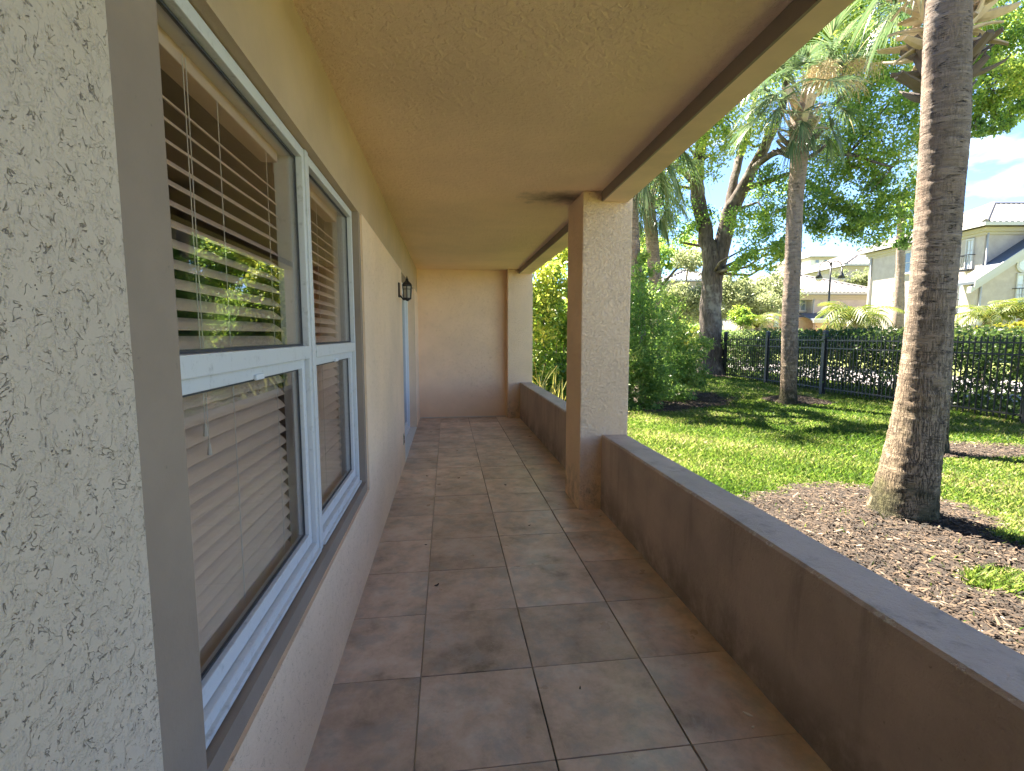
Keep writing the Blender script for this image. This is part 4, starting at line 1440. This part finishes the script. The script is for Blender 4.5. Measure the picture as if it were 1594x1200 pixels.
shrub('yellow green shrub at the fence end behind the narrow leaved shrub', [(1060, 540, 26, 18.5, 1200, .4, .9), (1085, 530, 22, 19, 900, .5, .8), (1035, 535, 30, 18.5, 1000, .4, .9)], 'yellow_leaf', (0.10, 0.055), seed=34)
shrub('round clipped green bush above the hedge left of the slender palm', [(1152, 492, 16, 24, 1800, .55, .9), (1160, 497, 14, 23.5, 1000, .5, .8)], 'bright_leaf', (0.10, 0.06), seed=35)
shrub('yellow green bush topping the hedge at the right edge', [(1540, 517, 24, 15.5, 1300, .7, .5), (1580, 517, 26, 15.3, 1400, .75, .55), (1505, 522, 16, 15.8, 700, .6, .5), (1610, 515, 26, 15.3, 1200, .7, .6)], 'yellow_leaf', (0.09, 0.05), seed=36)

# strap-leaved plants with yellow edges behind the far low wall
M['strap'] = mat_leaf('strap_leaf', [(0.0, (0.05, 0.10, 0.03)), (0.5, (0.12, 0.17, 0.05)), (0.75, (0.42, 0.38, 0.10)), (1.0, (0.55, 0.48, 0.16))], 0.3, 0.35)


def strap_plant(label, px, py, depth, n, L, seed, group):
    rr = random.Random(seed)
    p = at(px, py, depth)
    base = Vector((p.x, p.y, float(ground_z(p.x, p.y))))
    root = empty('snake_plant', base, label, 'plant', group)
    for k in range(n):
        a, ln = rr.uniform(0, 6.28), L * rr.uniform(.6, 1.1)
        lean = rr.uniform(0.05, 0.5)
        V, F, T = [], [], []
        s = Vector((-math.sin(a + .6), math.cos(a + .6), 0))
        q = base + Vector((rr.gauss(0, .14), rr.gauss(0, .14), 0))
        m = 6
        for i in range(m + 1):
            f = i / m
            w = 0.028 * (0.7 + f if f < .4 else 1.1 * (1 - f) / .6 + .03)
            c = q + Vector((math.cos(a) * lean * f * f * ln, math.sin(a) * lean * f * f * ln, f * ln * (1 - .15 * lean)))
            nrm = Vector((math.cos(a), math.sin(a), 0)) * 0.006
            V += [tuple(c - s * w), tuple(c - s * w * .55 - nrm), tuple(c + s * w * .55 - nrm), tuple(c + s * w)]
        for i in range(m):
            for j in range(3):
                F.append((i * 4 + j, i * 4 + j + 1, i * 4 + 5 + j, i * 4 + 4 + j))
                T.append(rr.uniform(.1, .5) if j == 1 else rr.uniform(.75, 1))
        link('leaf', np_mesh('leaf', np.array(V), np.array(F), 4, np.array(T)), M['strap'], root)
    return root


strap_plant('yellow edged strap plant nearest the far pilaster', 836, 615, 9.2, 16, 1.05, 41, 'strap plants behind the far low wall')
strap_plant('greener strap plant in the middle of the gap behind the far low wall', 856, 622, 9.0, 14, 0.9, 42, 'strap plants behind the far low wall')
strap_plant('strap plant just left of the pillar behind the far low wall', 877, 630, 8.8, 14, 0.8, 43, 'strap plants behind the far low wall')

# ================================================================== FENCE AND HEDGE
FX = 10.0
fence = empty('metal_fence', (FX, 12, -0.2), 'black metal picket fence along the back of the lawn', 'fence')
posts = [4.95, 7.35, 9.75, 12.15, 14.55, 16.95, 19.35, 21.75]
pm = MB().box(-0.05, 0.05, -0.05, 0.05, -0.35, 1.49).mesh('post', bevel=0.004)
pm.materials.append(M['black'])
cm = MB().add([(-.058, -.058, 0), (.058, -.058, 0), (.058, .058, 0), (-.058, .058, 0), (-.058, -.058, .018), (.058, -.058, .018), (.058, .058, .018), (-.058, .058, .018), (0, 0, .05)],
              [(3, 2, 1, 0), (0, 1, 5, 4), (1, 2, 6, 5), (2, 3, 7, 6), (3, 0, 4, 7), (4, 5, 8), (5, 6, 8), (6, 7, 8), (7, 4, 8)]).mesh('post_cap')
cm.materials.append(M['black'])
km = MB().box(-.0095, .0095, -.0095, .0095, 0, 1.46)
km.add([(-.0095, -.0095, 1.461), (.0095, -.0095, 1.461), (.0095, .0095, 1.461), (-.0095, .0095, 1.461), (0, 0, 1.49)], [(3, 2, 1, 0), (0, 1, 4), (1, 2, 4), (2, 3, 4), (3, 0, 4)])
km = km.mesh('picket')
km.materials.append(M['black'])
rm = {}


def child(name, me, parent, loc, rot=(0, 0, 0)):
    o = bpy.data.objects.new(name, me)
    C.objects.link(o)
    o.parent = parent
    o.location = Vector(loc) - parent.location
    o.rotation_euler = rot
    return o


for i, py_ in enumerate(posts):
    p = child('post', pm, fence, (FX, py_, 0))
    child('post_cap', cm, p, (0, 0, 0)).location = (0, 0, 1.491)
    if i + 1 < len(posts):
        for z in (1.27, 1.06, 0.0):
            rml = MB().box(-.018, .018, py_ + .051, posts[i + 1] - .051, -.016, .016).mesh('rail')
            rml.materials.append(M['black'])
            child('rail', rml, fence, (FX, 0, z))
        n = 21
        for k in range(n):
            y_ = py_ + 0.05 + (2.3) * (k + 0.5) / n
            child('picket', km, fence, (FX + random.uniform(-.002, .002), y_, -0.09), (random.uniform(-.004, .004), random.uniform(-.004, .004), 0))

# clipped hedge beyond the fence: thick head, open legs
hroot = empty('hedge', (11.0, 13.5, -0.2), 'dark green hedge growing along the far side of the fence', 'hedge')
n = 62000
hy = RNG.uniform(3.0, 27.0, n)
hz = np.where(RNG.uniform(0, 1, n) < 0.70, RNG.beta(2.0, 1.5, n) * 0.95 + 0.65, RNG.uniform(-0.15, 0.75, n))
hx = 11.15 + RNG.normal(0, 0.42, n)
hz = hz + 0.06 * np.sin(hy * 2.1) + 0.04 * np.sin(hy * 5.3 + 1)
k = 900
sub = np.stack([RNG.normal(0, .5, k) + 11.1, RNG.uniform(3, 27, k), RNG.uniform(0.0, 1.5, k)], 1)
idx = RNG.integers(0, k, n // 3)
p2 = sub[idx] + RNG.normal(0, .1, (n // 3, 3))
HP = np.concatenate([np.stack([hx, hy, hz], 1), p2])
HP[:, 2] = np.minimum(HP[:, 2], 1.58 + 0.07 * np.sin(HP[:, 1] * 3.3) + RNG.uniform(-0.07, 0.05, len(HP)))
tone = np.clip(0.35 + 0.3 * np.sin(HP[:, 1] * 0.9 + 2) * np.sin(HP[:, 2] * 3), 0.1, .8)
link('foliage', leaf_mesh('foliage', HP, 0.085, 0.05, tone), M['hedge_leaf'], hroot)
mb = MB()
for k in range(70):
    b = Vector((11.1 + random.gauss(0, .12), random.uniform(3.2, 26.5), -0.22))
    e = b + Vector((random.gauss(0, .2), random.gauss(0, .25), random.uniform(.8, 1.2)))
    mb.tube([b, b.lerp(e, .5) + Vector((random.gauss(0, .06), random.gauss(0, .06), 0)), e], [0.022, 0.017, 0.009], 5)
mb.obj('stem', M['bark_pale'], hroot, smooth=True)

# ================================================================== HOUSES BEYOND
fw = ROT @ Vector((0, 0, 1))
YAW = math.atan2(fw.x, fw.y)
HM = Matrix.Rotation(-YAW, 4, 'Z')            # the houses stand square to each other, turned from the patio


def hp(px, py, v):
    """(u, z) of a pixel on the facade line v metres ahead, in the houses' own axes"""
    r = HM.inverted() @ (ROT @ Vector(((px - CPX) / FPX, (py - CPY) / FPX, 1.0)))
    return r.x * v / r.y, EYE + r.z * v / r.y


M['villa'] = mat_smooth('villa_stucco', (0.40, 0.355, 0.325), 0.85, 0.05)
M['villa_white'] = mat_smooth('white_stucco', (0.55, 0.54, 0.53), 0.85, 0.05)
M['cornice'] = mat_plain('cream_cornice', (0.36, 0.32, 0.235), 0.7, 0, 0.05)
M['white_trim'] = mat_plain('white_trim', (0.42, 0.415, 0.41), 0.6, 0, 0.04)
t = NT('pale_roof_tile')
M['rooftile'] = t.fin(t.mix(t.noise(1.2, 5, 0.7), (0.16, 0.145, 0.142), (0.23, 0.21, 0.205)), 0.8, t.bump(t.noise(1.0, 2, 0.5, 0, t.map((1, 1, 9))), 0.3, 0.05))
M['roofblue'] = mat_plain('blue_grey_tile', (0.075, 0.09, 0.115), 0.8, 0, 0.2)
M['pane_far'] = mat_plain('far_window_glass', (0.16, 0.20, 0.24), 0.12, 0, 0.2)
M['pane_light'] = mat_plain('curtained_glass', (0.52, 0.55, 0.58), 0.25, 0, 0.15)
t = NT('brick')
bt = t.n.new('ShaderNodeTexBrick')
bt.inputs['Color1'].default_value = (0.36, 0.17, 0.11, 1)
bt.inputs['Color2'].default_value = (0.48, 0.26, 0.17, 1)
bt.inputs['Mortar'].default_value = (0.5, 0.45, 0.4, 1)
bt.inputs['Scale'].default_value = 4.0
t.l.new(t.map(rot=(math.radians(90), 0, 0)), bt.inputs['Vector'])
M['brick'] = t.fin(t.mix(t.rng(t.noise(1.1, 4), .4, .65), bt.outputs['Color'], (0.5, 0.34, 0.26)), 0.9)


def hbox(b, name, mat, parent, bev=0):
    return MB().box(*b, xf=HM).obj(name, mat, parent, bevel=bev)


def hip_roof(parent, u0, u1, v0, v1, ze, rise, ov=0.55, ribs=True, mat='rooftile', sp=0.34):
    """hipped tile roof with half-round tile rows, on its own soffit and gutter board"""
    a0, a1, b0, b1 = u0 - ov, u1 + ov, v0 - ov, v1 + ov
    run = min(a1 - a0, b1 - b0) / 2
    if a1 - a0 >= b1 - b0:
        r0, r1 = (a0 + run, (b0 + b1) / 2), (a1 - run, (b0 + b1) / 2)
    else:
        r0, r1 = ((a0 + a1) / 2, b0 + run), ((a0 + a1) / 2, b1 - run)
    zr = ze + rise
    vs = [(a0, b0, ze), (a1, b0, ze), (a1, b1, ze), (a0, b1, ze), r0 + (zr,), r1 + (zr,)]
    if a1 - a0 >= b1 - b0:
        fs = [(0, 1, 5, 4), (1, 2, 5), (2, 3, 4, 5), (3, 0, 4), (3, 2, 1, 0)]
    else:
        fs = [(0, 1, 4), (1, 2, 5, 4), (2, 3, 5), (3, 0, 4, 5), (3, 2, 1, 0)]
    roof = MB().add([HM @ Vector(v) for v in vs], fs).obj('roof', M[mat], parent)
    mb = MB()
    frame_b = [(a0 - .06, a1 + .06, b0 - .06, b0 + .03), (a0 - .06, a1 + .06, b1 - .03, b1 + .06), (a0 - .06, a0 + .03, b0 + .03, b1 - .03), (a1 - .03, a1 + .06, b0 + .03, b1 - .03)]
    for (p, q, r, s) in frame_b:
        mb.box(p, q, r, s, ze - 0.17, ze + 0.02, xf=HM)
    mb.obj('gutter', M['white_trim'], roof)
    mb = MB()
    mb.box(u0 - .18, u1 + .18, v0 - .18, v1 + .18, ze - .42, ze - .172, xf=HM)
    mb.box(u0 - .08, u1 + .08, v0 - .08, v1 + .08, ze - .60, ze - .422, xf=HM)
    mb.obj('cornice', M['cornice'], roof)
    if ribs:
        mb = MB()
        pr = [(-.12, 0.0), (-.085, .065), (0, .095), (.085, .065), (.12, 0.0)]
        sides = [((a0, b0), (1, 0), (0, 1), a1 - a0), ((a1, b0), (0, 1), (-1, 0), b1 - b0), ((a1, b1), (-1, 0), (0, -1), a1 - a0), ((a0, b1), (0, -1), (1, 0), b1 - b0)]
        for (o_, al, inn, L) in sides:
            m = int(L / sp)
            for k in range(m):
                s = (k + .5) * L / m
                q = min(run, s, L - s)
                if q < .2:
                    continue
                vs = []
                for f in (0.0, q):
                    for (x, h) in pr:
                        vs.append(HM @ Vector((o_[0] + al[0] * (s + x) + inn[0] * f, o_[1] + al[1] * (s + x) + inn[1] * f, ze + rise * f / run + h + .01)))
                mb.add(vs, [(j, j + 1, 6 + j, 5 + j) for j in range(4)] + [(4, 3, 2, 1, 0), (5, 6, 7, 8, 9)])
        o = mb.obj('tile_rows', M[mat], roof)
        o['kind'] = 'stuff'
        mb = MB()
        R4 = [Vector(v) for v in vs[:0]]
        cr = [Vector((a0, b0, ze)), Vector((a1, b0, ze)), Vector((a1, b1, ze)), Vector((a0, b1, ze))]
        e0, e1 = Vector(r0 + (zr,)), Vector(r1 + (zr,))
        pairs = [(cr[0], e0), (cr[3] if a1 - a0 >= b1 - b0 else cr[1], e0), (cr[2], e1), (cr[1] if a1 - a0 >= b1 - b0 else cr[3], e1), (e0, e1)]
        for p, q in pairs:
            mb.tube([HM @ (p + Vector((0, 0, .06))), HM @ (q + Vector((0, 0, .06)))], [0.13, 0.13], 8)
        mb.obj('ridge', M[mat], roof)
    return roof


def window(parent, face, at_, c, zc, w, h, pane='pane_far', nx=2, nz=2, sill=True, name='window'):
    """face 'f': on plane v=at_, centred at u=c; face 'l': on plane u=at_, centred at v=c. Frame proud of the wall, glass set back"""
    def bx(a0, a1, d0, d1, z0, z1):
        return (a0, a1, at_ - d1, at_ - d0, z0, z1) if face == 'f' else (at_ - d1, at_ - d0, a0, a1, z0, z1)
    t_ = 0.07
    mb = MB()
    for b in ((c - w / 2 - t_, c - w / 2, .002, .08, zc - h / 2, zc + h / 2), (c + w / 2, c + w / 2 + t_, .002, .08, zc - h / 2, zc + h / 2),
              (c - w / 2 - t_, c + w / 2 + t_, .002, .085, zc + h / 2, zc + h / 2 + t_ * 1.4)):
        mb.box(*bx(*b), xf=HM)
    f = mb.obj(name, M['white_trim'], parent)
    if sill:
        hbox(bx(c - w / 2 - .14, c + w / 2 + .14, .002, .14, zc - h / 2 - .12, zc - h / 2), 'sill', M['white_trim'], f)
    g = 0.025
    for i in range(nx):
        for k in range(nz):
            a0, z0 = c - w / 2 + w * i / nx, zc - h / 2 + h * k / nz
            hbox(bx(a0 + g, a0 + w / nx - g, .003, .02, z0 + g, z0 + h / nz - g), 'pane', M[pane], f)
    mb = MB()
    for i in range(nx + 1):
        a0 = c - w / 2 + w * i / nx
        mb.box(*bx(a0 - g, a0 + g, .003, .045, zc - h / 2, zc + h / 2), xf=HM)
    for k in range(nz + 1):
        z0 = zc - h / 2 + h * k / nz
        mb.box(*bx(c - w / 2, c + w / 2, .003, .04, z0 - g, z0 + g), xf=HM)
    mb.obj('muntin', M['white_trim'], f)
    return f


def balcony(parent, face, at_, c, z0, w, h=0.95, dep=0.4):
    mb = MB()

    def pt(a, d, z):
        return HM @ (Vector((a, at_ - d, z)) if face == 'f' else Vector((at_ - d, a, z)))
    for z in (z0 + h, z0 + 0.08):
        mb.tube([pt(c - w / 2, 0, z), pt(c - w / 2, dep, z), pt(c + w / 2, dep, z), pt(c + w / 2, 0, z)], [.025] * 4, 5)
    n = max(5, int(w / .14))
    for k in range(n + 1):
        a = c - w / 2 + w * k / n
        mb.tube([pt(a, dep, z0 + h), pt(a, dep + .02, z0 + h * .55), pt(a, dep + .12, z0 + h * .25), pt(a, dep, z0 + .08)], [.012] * 4, 4)
    mb.obj('balcony_railing', M['black'], parent)
    b = (c - w / 2, c + w / 2, at_ - dep, at_ - 0.09, z0, z0 + .06) if face == 'f' else (at_ - dep, at_ - 0.09, c - w / 2, c + w / 2, z0, z0 + .06)
    hbox(b, 'balcony_floor', M['black'], parent)


def pipe(parent, face, at_, c, z0, z1):
    p = HM @ (Vector((c, at_ - .07, 0)) if face == 'f' else Vector((at_ - .07, c, 0)))
    MB().tube([(p.x, p.y, z0), (p.x, p.y, z1)], [.055, .055], 8).obj('downspout', M['white_trim'], parent, smooth=True)


def hempty(name, u, v, label, cat, group='pale houses beyond the hedge'):
    return empty(name, HM @ Vector((u, v, -0.3)), label, cat, group)


# right-hand villa
v0 = 30.0
uc, ze = hp(1535, 349, v0)
ul, v1 = uc, 39.5
rh = hempty('villa', uc + 4, v0 + 4, 'large pale villa with white tiled hip roof at the right, partly behind the big palm', 'house')
hbox((uc, uc + 14, v0, v1, -0.4, ze - .6), 'wall', M['villa'], rh)
hip_roof(rh, uc, uc + 14, v0, v1, ze, 2.3)


def v_at(px, u):
    """distance v at which a vertical plane u=const crosses a pixel column"""
    r = HM.inverted() @ (ROT @ Vector(((px - CPX) / FPX, -0.1, 1.0)))
    return u * r.y / r.x


def z_at(px, py, v):
    return hp(px, py, v)[1]


for (pxa, pxb, pyt, pyb, pane, bal, nm) in ((1391, 1409, 394, 425, 'pane_far', 0, 'window'), (1387, 1396, 453, 465, 'pane_light', 0, 'window'), (1494, 1503, 374, 421, 'pane_light', 1, 'french_window'), (1486, 1497, 441, 489, 'pane_light', 1, 'french_window')):
    va, vb = v_at(pxa, ul), v_at(pxb, ul)
    vc, wd = (va + vb) / 2, abs(va - vb)
    zt, zb = z_at((pxa + pxb) / 2, pyt, vc), z_at((pxa + pxb) / 2, pyb, vc)
    f = window(rh, 'l', ul, vc, (zt + zb) / 2, wd, zt - zb, pane, 2, 3 if bal else 2, not bal, nm)
    if bal:
        balcony(rh, 'l', ul, vc, zb - .05, wd + .3)
pipe(rh, 'l', ul, v1 - .3, -0.3, ze - .5)
pipe(rh, 'f', v0, uc + .12, 1, ze - .5)
# gabled wing in front of it
gv = 29.2
gu, gz = hp(1520, 430, gv)
gp, gpz = hp(1640, 352, gv)
wing = hempty('gabled_villa', gu + 4, gv + 2, 'gabled pale villa wing with round window at the right edge', 'house')
gu1 = 2 * gp - gu
mb = MB()
vs = [(gu, gv, -.4), (gu1, gv, -.4), (gu1, gv, gz - .3), (gp, gv, gpz - .3), (gu, gv, gz - .3)]
vs += [(a, gv + 0.9, c) for a, b, c in vs]
mb.add([HM @ Vector(v) for v in vs], [(0, 1, 2, 3, 4), (9, 8, 7, 6, 5), (0, 4, 9, 5), (1, 6, 7, 2), (4, 3, 8, 9), (3, 2, 7, 8), (0, 5, 6, 1)])
mb.obj('wall', M['villa'], wing)
sl = (gpz - gz) / (gp - gu)
ovh = .5
mb = MB()
for (ea, za) in ((gu - ovh, gz - ovh * sl), (gu1 + ovh, gz - ovh * sl)):
    vs = [(ea, gv - .45, za), (gp, gv - .45, gpz), (gp, gv + 0.95, gpz), (ea, gv + 0.95, za)]
    vs += [(a, b, c - .14) for a, b, c in vs]
    mb.add([HM @ Vector(v) for v in vs], [(0, 1, 2, 3), (7, 6, 5, 4), (0, 4, 5, 1), (1, 5, 6, 2), (2, 6, 7, 3), (3, 7, 4, 0)])
roof = mb.obj('roof', M['roofblue'], wing)
mb = MB()
for sg, ea in ((1, gu - ovh), (-1, gu1 + ovh)):
    for (d0, h0, h1) in ((-.50, -.30, .06), (-.28, -.62, -.302)):
        vs = [(ea, gv + d0, gz - ovh * sl + h0), (gp, gv + d0, gpz + h0), (gp, gv + d0, gpz + h1), (ea, gv + d0, gz - ovh * sl + h1)]
        vs += [(a, gv - .02 if h1 < 0 else gv + d0 + .06, c) for a, b, c in vs]
        mb.add([HM @ Vector(v) for v in vs], [(0, 1, 2, 3), (7, 6, 5, 4), (0, 4, 5, 1), (1, 5, 6, 2), (2, 6, 7, 3), (3, 7, 4, 0)])
mb.obj('barge_board', M['white_trim'], roof)
ru, rz_ = hp(1592, 413, gv)
mb = MB()
mb.tube([HM @ Vector((ru, gv - .002, rz_)), HM @ Vector((ru, gv - .09, rz_))], [.42, .42], 20)
rw = mb.obj('round_window', M['white_trim'], wing)
mb = MB()
mb.tube([HM @ Vector((ru, gv - .092, rz_)), HM @ Vector((ru, gv - .1, rz_))], [.29, .29], 20)
mb.obj('pane', M['pane_light'], rw)
wu0, wz0 = hp(1579, 474, gv)
wu1, wz1 = hp(1604, 428, gv)
window(wing, 'f', gv, (wu0 + wu1) / 2, (wz0 + wz1) / 2, wu1 - wu0, wz1 - wz0, 'pane_light', 2, 3, False, 'french_window')
balcony(wing, 'f', gv, (wu0 + wu1) / 2, wz0 - .05, wu1 - wu0 + .4)
pipe(wing, 'f', gv, gu + .25, -.3, gz - .3)

# middle house with brick ground floor
mv = 45.0
mu0, mz = hp(1265, 456, mv)
mu1, _ = hp(1362, 453, mv)
ml, _ = hp(1168, 456, mv)
mh = hempty('brick_villa', (mu0 + mu1) / 2, mv + 4, 'beige house with brick ground floor and white tiled roof behind the street lamp', 'house')
hbox((mu0, mu1, mv, mv + 11, -.4, mz - .6), 'wall', M['villa'], mh)
hbox((ml, mu0 - .004, mv + .9, mv + 11, -.4, mz - .6), 'wall', M['villa'], mh)
hip_roof(mh, ml, mu1, mv, mv + 11, mz, 2.5)
u0, z0 = hp(1238, 483, mv + .9)
u1, z1 = hp(1254, 461, mv + .9)
window(mh, 'f', mv + .9, (u0 + u1) / 2, (z0 + z1) / 2, u1 - u0, z1 - z0, 'pane_far', 2, 2)
u0, z0 = hp(1178, 492, mv + .9)
u1, z1 = hp(1187, 470, mv + .9)
window(mh, 'f', mv + .9, (u0 + u1) / 2, (z0 + z1) / 2, u1 - u0, z1 - z0, 'pane_light', 2, 2, False, 'french_window')
balcony(mh, 'f', mv + .9, (u0 + u1) / 2, z0 - .05, u1 - u0 + .35)
ub0, zb = hp(1197, 478, mv)
ub1, _ = hp(1222, 478, mv)
hbox((ub0, ub1, mv - .6, mv + .898, -.4, zb), 'brick_bay', M['brick'], mh)
u0, z0 = hp(1206, 507, mv - .6)
u1, z1 = hp(1211, 487, mv - .6)
window(mh, 'f', mv - .6, (u0 + u1) / 2, (z0 + z1) / 2, u1 - u0, z1 - z0, 'pane_light', 1, 2)
ub0, zb = hp(1238, 494, mv)
hbox((ub0, mu0 + .6, mv - .25, mv + .3, -.4, zb), 'brick_base', M['brick'], mh)
# porch lean-to
pu0, pz = hp(1264, 498, mv - 2)
pu1, pzt = hp(1366, 487, mv)
mb = MB()
vs = [(pu0, mv - 2.2, pz), (pu1, mv - 2.2, pz), (pu1, mv - .004, pzt), (pu0, mv - .004, pzt)]
vs += [(a, b, c - .12) for a, b, c in vs]
mb.add([HM @ Vector(v) for v in vs], [(0, 1, 2, 3), (7, 6, 5, 4), (0, 4, 5, 1), (1, 5, 6, 2), (2, 6, 7, 3), (3, 7, 4, 0)])
pr_ = mb.obj('porch_roof', M['roofblue'], mh)
hbox((pu0 - .05, pu1, mv - 2.3, mv - 2.21, pz - .25, pz + .05), 'fascia', M['white_trim'], pr_)
hbox((pu0 + .3, pu0 + 1.8, mv - 2.0, mv - 1.7, -.4, pz - .25), 'brick_pier', M['brick'], mh)
pipe(mh, 'f', mv, mu0 + .12, 2, mz - .5)

# grey building between, and the tower block far behind
nv = 60.0
nu0, nz = hp(1318, 412, nv)
nu1, _ = hp(1420, 395, nv)
nb = hempty('grey_villa', (nu0 + nu1) / 2, nv + 5, 'grey beige hip roofed building behind the brick house', 'house')
hbox((nu0, nu0 + 14, nv, nv + 14, -.4, nz - .6), 'wall', M['villa'], nb)
hip_roof(nb, nu0, nu0 + 14, nv, nv + 14, nz, 3.0, sp=.5)
tv = 88.0
tu0, tz = hp(1263, 399, tv)
tu1, _ = hp(1322, 399, tv)
tb = hempty('apartment_tower', (tu0 + tu1) / 2, tv + 5, 'distant white apartment block with arched balconies rising above the roofs', 'apartment block')
hbox((tu0, tu1, tv, tv + 12, -.4, tz - .6), 'wall', M['villa_white'], tb)
hip_roof(tb, tu0, tu1, tv, tv + 12, tz, 2.2, ribs=False)
for r_, (pyt, pyb) in enumerate(((400, 409), (417, 424))):
    for (pxa, pxb) in ((1269, 1275), (1283, 1289), (1292, 1298), (1301, 1307), (1314, 1319)):
        u0, z0 = hp(pxa, pyb, tv)
        u1, z1 = hp(pxb, pyt, tv)
        window(tb, 'f', tv, (u0 + u1) / 2, (z0 + z1) / 2, u1 - u0, z1 - z0, 'pane_far', 1, 1, False)
hbox((tu0 - 8, tu0 - .2, tv + 2, tv + 12, -.4, tz - 3), 'wing_wall', M['villa_white'], tb)
# low house roof seen between shrubs and oak
lv = 55.0
lu0, lz = hp(1040, 436, lv)
lu1, _ = hp(1120, 436, lv)
lb = hempty('distant_house', (lu0 + lu1) / 2, lv + 4, 'distant house with grey roof glimpsed left of the forked oak trunk', 'house')
hbox((lu0, lu1, lv, lv + 9, -.4, lz - .6), 'wall', M['villa'], lb)
hip_roof(lb, lu0, lu1, lv, lv + 9, lz, 1.4, sp=.5)

# ================================================================== STREET LAMP
ld = 24.0
lp = at(1290, 470, ld)
lamp = empty('street_lamp', (lp.x, lp.y, -0.2), 'black street lamp with two curved arms hanging bell shades', 'street lamp')
ztop = at(1290, 413, ld).z
mb = MB()
mb.tube([(lp.x, lp.y, -.2), (lp.x, lp.y, .6), (lp.x, lp.y, .62), (lp.x, lp.y, ztop - 1.0), (lp.x, lp.y, ztop)], [.085, .085, .05, .046, .036], 10)
mb.tube([(lp.x, lp.y, ztop), (lp.x, lp.y, ztop + .1), (lp.x, lp.y, ztop + .16)], [.06, .05, .01], 8)
mb.obj('pole', M['black'], lamp, smooth=True)
rt = HM @ Vector((1, 0, 0))
for s in (-1, 1):
    o0 = Vector((lp.x, lp.y, ztop - .05))
    pth = [o0]
    for k in range(1, 9):
        a = math.pi * k / 8
        pth.append(o0 + rt * s * (0.27 * (1 - math.cos(a))) + Vector((0, 0, .27 * math.sin(a) - .08 * k / 8)))
    arm = MB().tube(pth, [.021] * 9, 8).obj('arm', M['black'], lamp, smooth=True)
    e = pth[-1]
    MB().tube([e, e - Vector((0, 0, .25)), e - Vector((0, 0, .32)), e - Vector((0, 0, .50))], [.035, .05, .085, .165], 14).obj('shade', M['black'], arm, smooth=True)
    MB().tube([e - Vector((0, 0, .505)), e - Vector((0, 0, .58)), e - Vector((0, 0, .66))], [.15, .14, .06], 14).obj('globe', M['lamp_glass'], arm, smooth=True)

# slim palm trunk in front of the right villa, and low feathery palms
q = at(1402, 512, 27)
pts = [Vector((q.x, q.y, -.2)), at(1398, 500, 27), at(1401, 430, 27), at(1402, 360, 27), at(1403, 300, 27)]
palm('thin pale palm trunk standing before the right villa', pts, [0.28, 0.26, 0.2, 0.19, 0.17], nfr=16, nboot=6, scale=1.0, seed=23, step=0.08, group='palms beyond the fence')


def feather_mesh(L, g, seed):
    rr = random.Random(seed)
    V, F, T = [], [], []
    p, d = Vector((0, 0, 0)), Vector((0.42, 0, 0.9)).normalized()
    n = 15
    for k in range(n):
        f = k / n
        p2 = p + d * L / n
        for s in (-1, 1):
            l = L * 0.34 * math.sin(math.pi * (0.12 + .83 * f)) + .05
            dd = (d * .8 + Vector((0, s, 0)) + Vector((0, 0, .25 - .5 * f))).normalized()
            b = len(V)
            w = d * .034
            m = p + dd * l * .55
            e = p + dd * l + Vector((0, 0, -.25 * l))
            V.extend([tuple(p - w * .5), tuple(m - w), tuple(e), tuple(m + w), ])
            F.append((b, b + 1, b + 2, b + 3))
            T.append(min(1, max(0, rr.gauss(.5, .2))))
        b = len(V)
        V.extend([tuple(p + Vector((0, -.01, 0))), tuple(p2 + Vector((0, -.008, 0))), tuple(p2 + Vector((0, .008, 0))), tuple(p + Vector((0, .01, 0)))])
        F.append((b, b + 1, b + 2, b + 3))
        T.append(.9)
        p = p2
        d = (d + Vector((0.02, 0, -g / n))).normalized()
    me = np_mesh('frond', np.array(V), np.array(F), 4, np.array(T))
    me.materials.append(M['fan_yellow'])
    return me


FEA = [feather_mesh(1.5, 1.9, 1), feather_mesh(1.6, 2.8, 2), feather_mesh(1.2, 3.6, 3)]


def feather_palm(label, px, py, depth, n, sc, seed):
    rr = random.Random(seed)
    c = at(px, py, depth)
    root = empty('small_palm', (c.x, c.y, -.2), label, 'palm', 'small palms beyond the hedge')
    h = c.z + .2
    MB().tube([(c.x, c.y, -.22), (c.x + .03, c.y, c.z * .5), (c.x, c.y, c.z)], [.13, .11, .12], 10, .05).obj('trunk', M['palm_trunk'], root)
    for k in range(n):
        o = bpy.data.objects.new('frond', FEA[k % 3])
        C.objects.link(o)
        o.parent = root
        o.location = (0, 0, h)
        o.rotation_euler = (rr.uniform(-.2, .2), rr.uniform(-.35, .3), k * 2.39996)
        o.scale = (sc * rr.uniform(.85, 1.1),) * 3


feather_palm('yellow green feathery palm beneath the right lamp head', 1330, 505, 22, 30, 1.25, 51)
feather_palm('short feathery palm just right of the big trunk', 1536, 500, 19, 24, .85, 52)
feather_palm('feathery palm at the far right edge above the hedge', 1592, 497, 18.5, 26, .95, 53)
feather_palm('small feathery palm low behind the slender palm', 1178, 510, 24, 20, .9, 54)
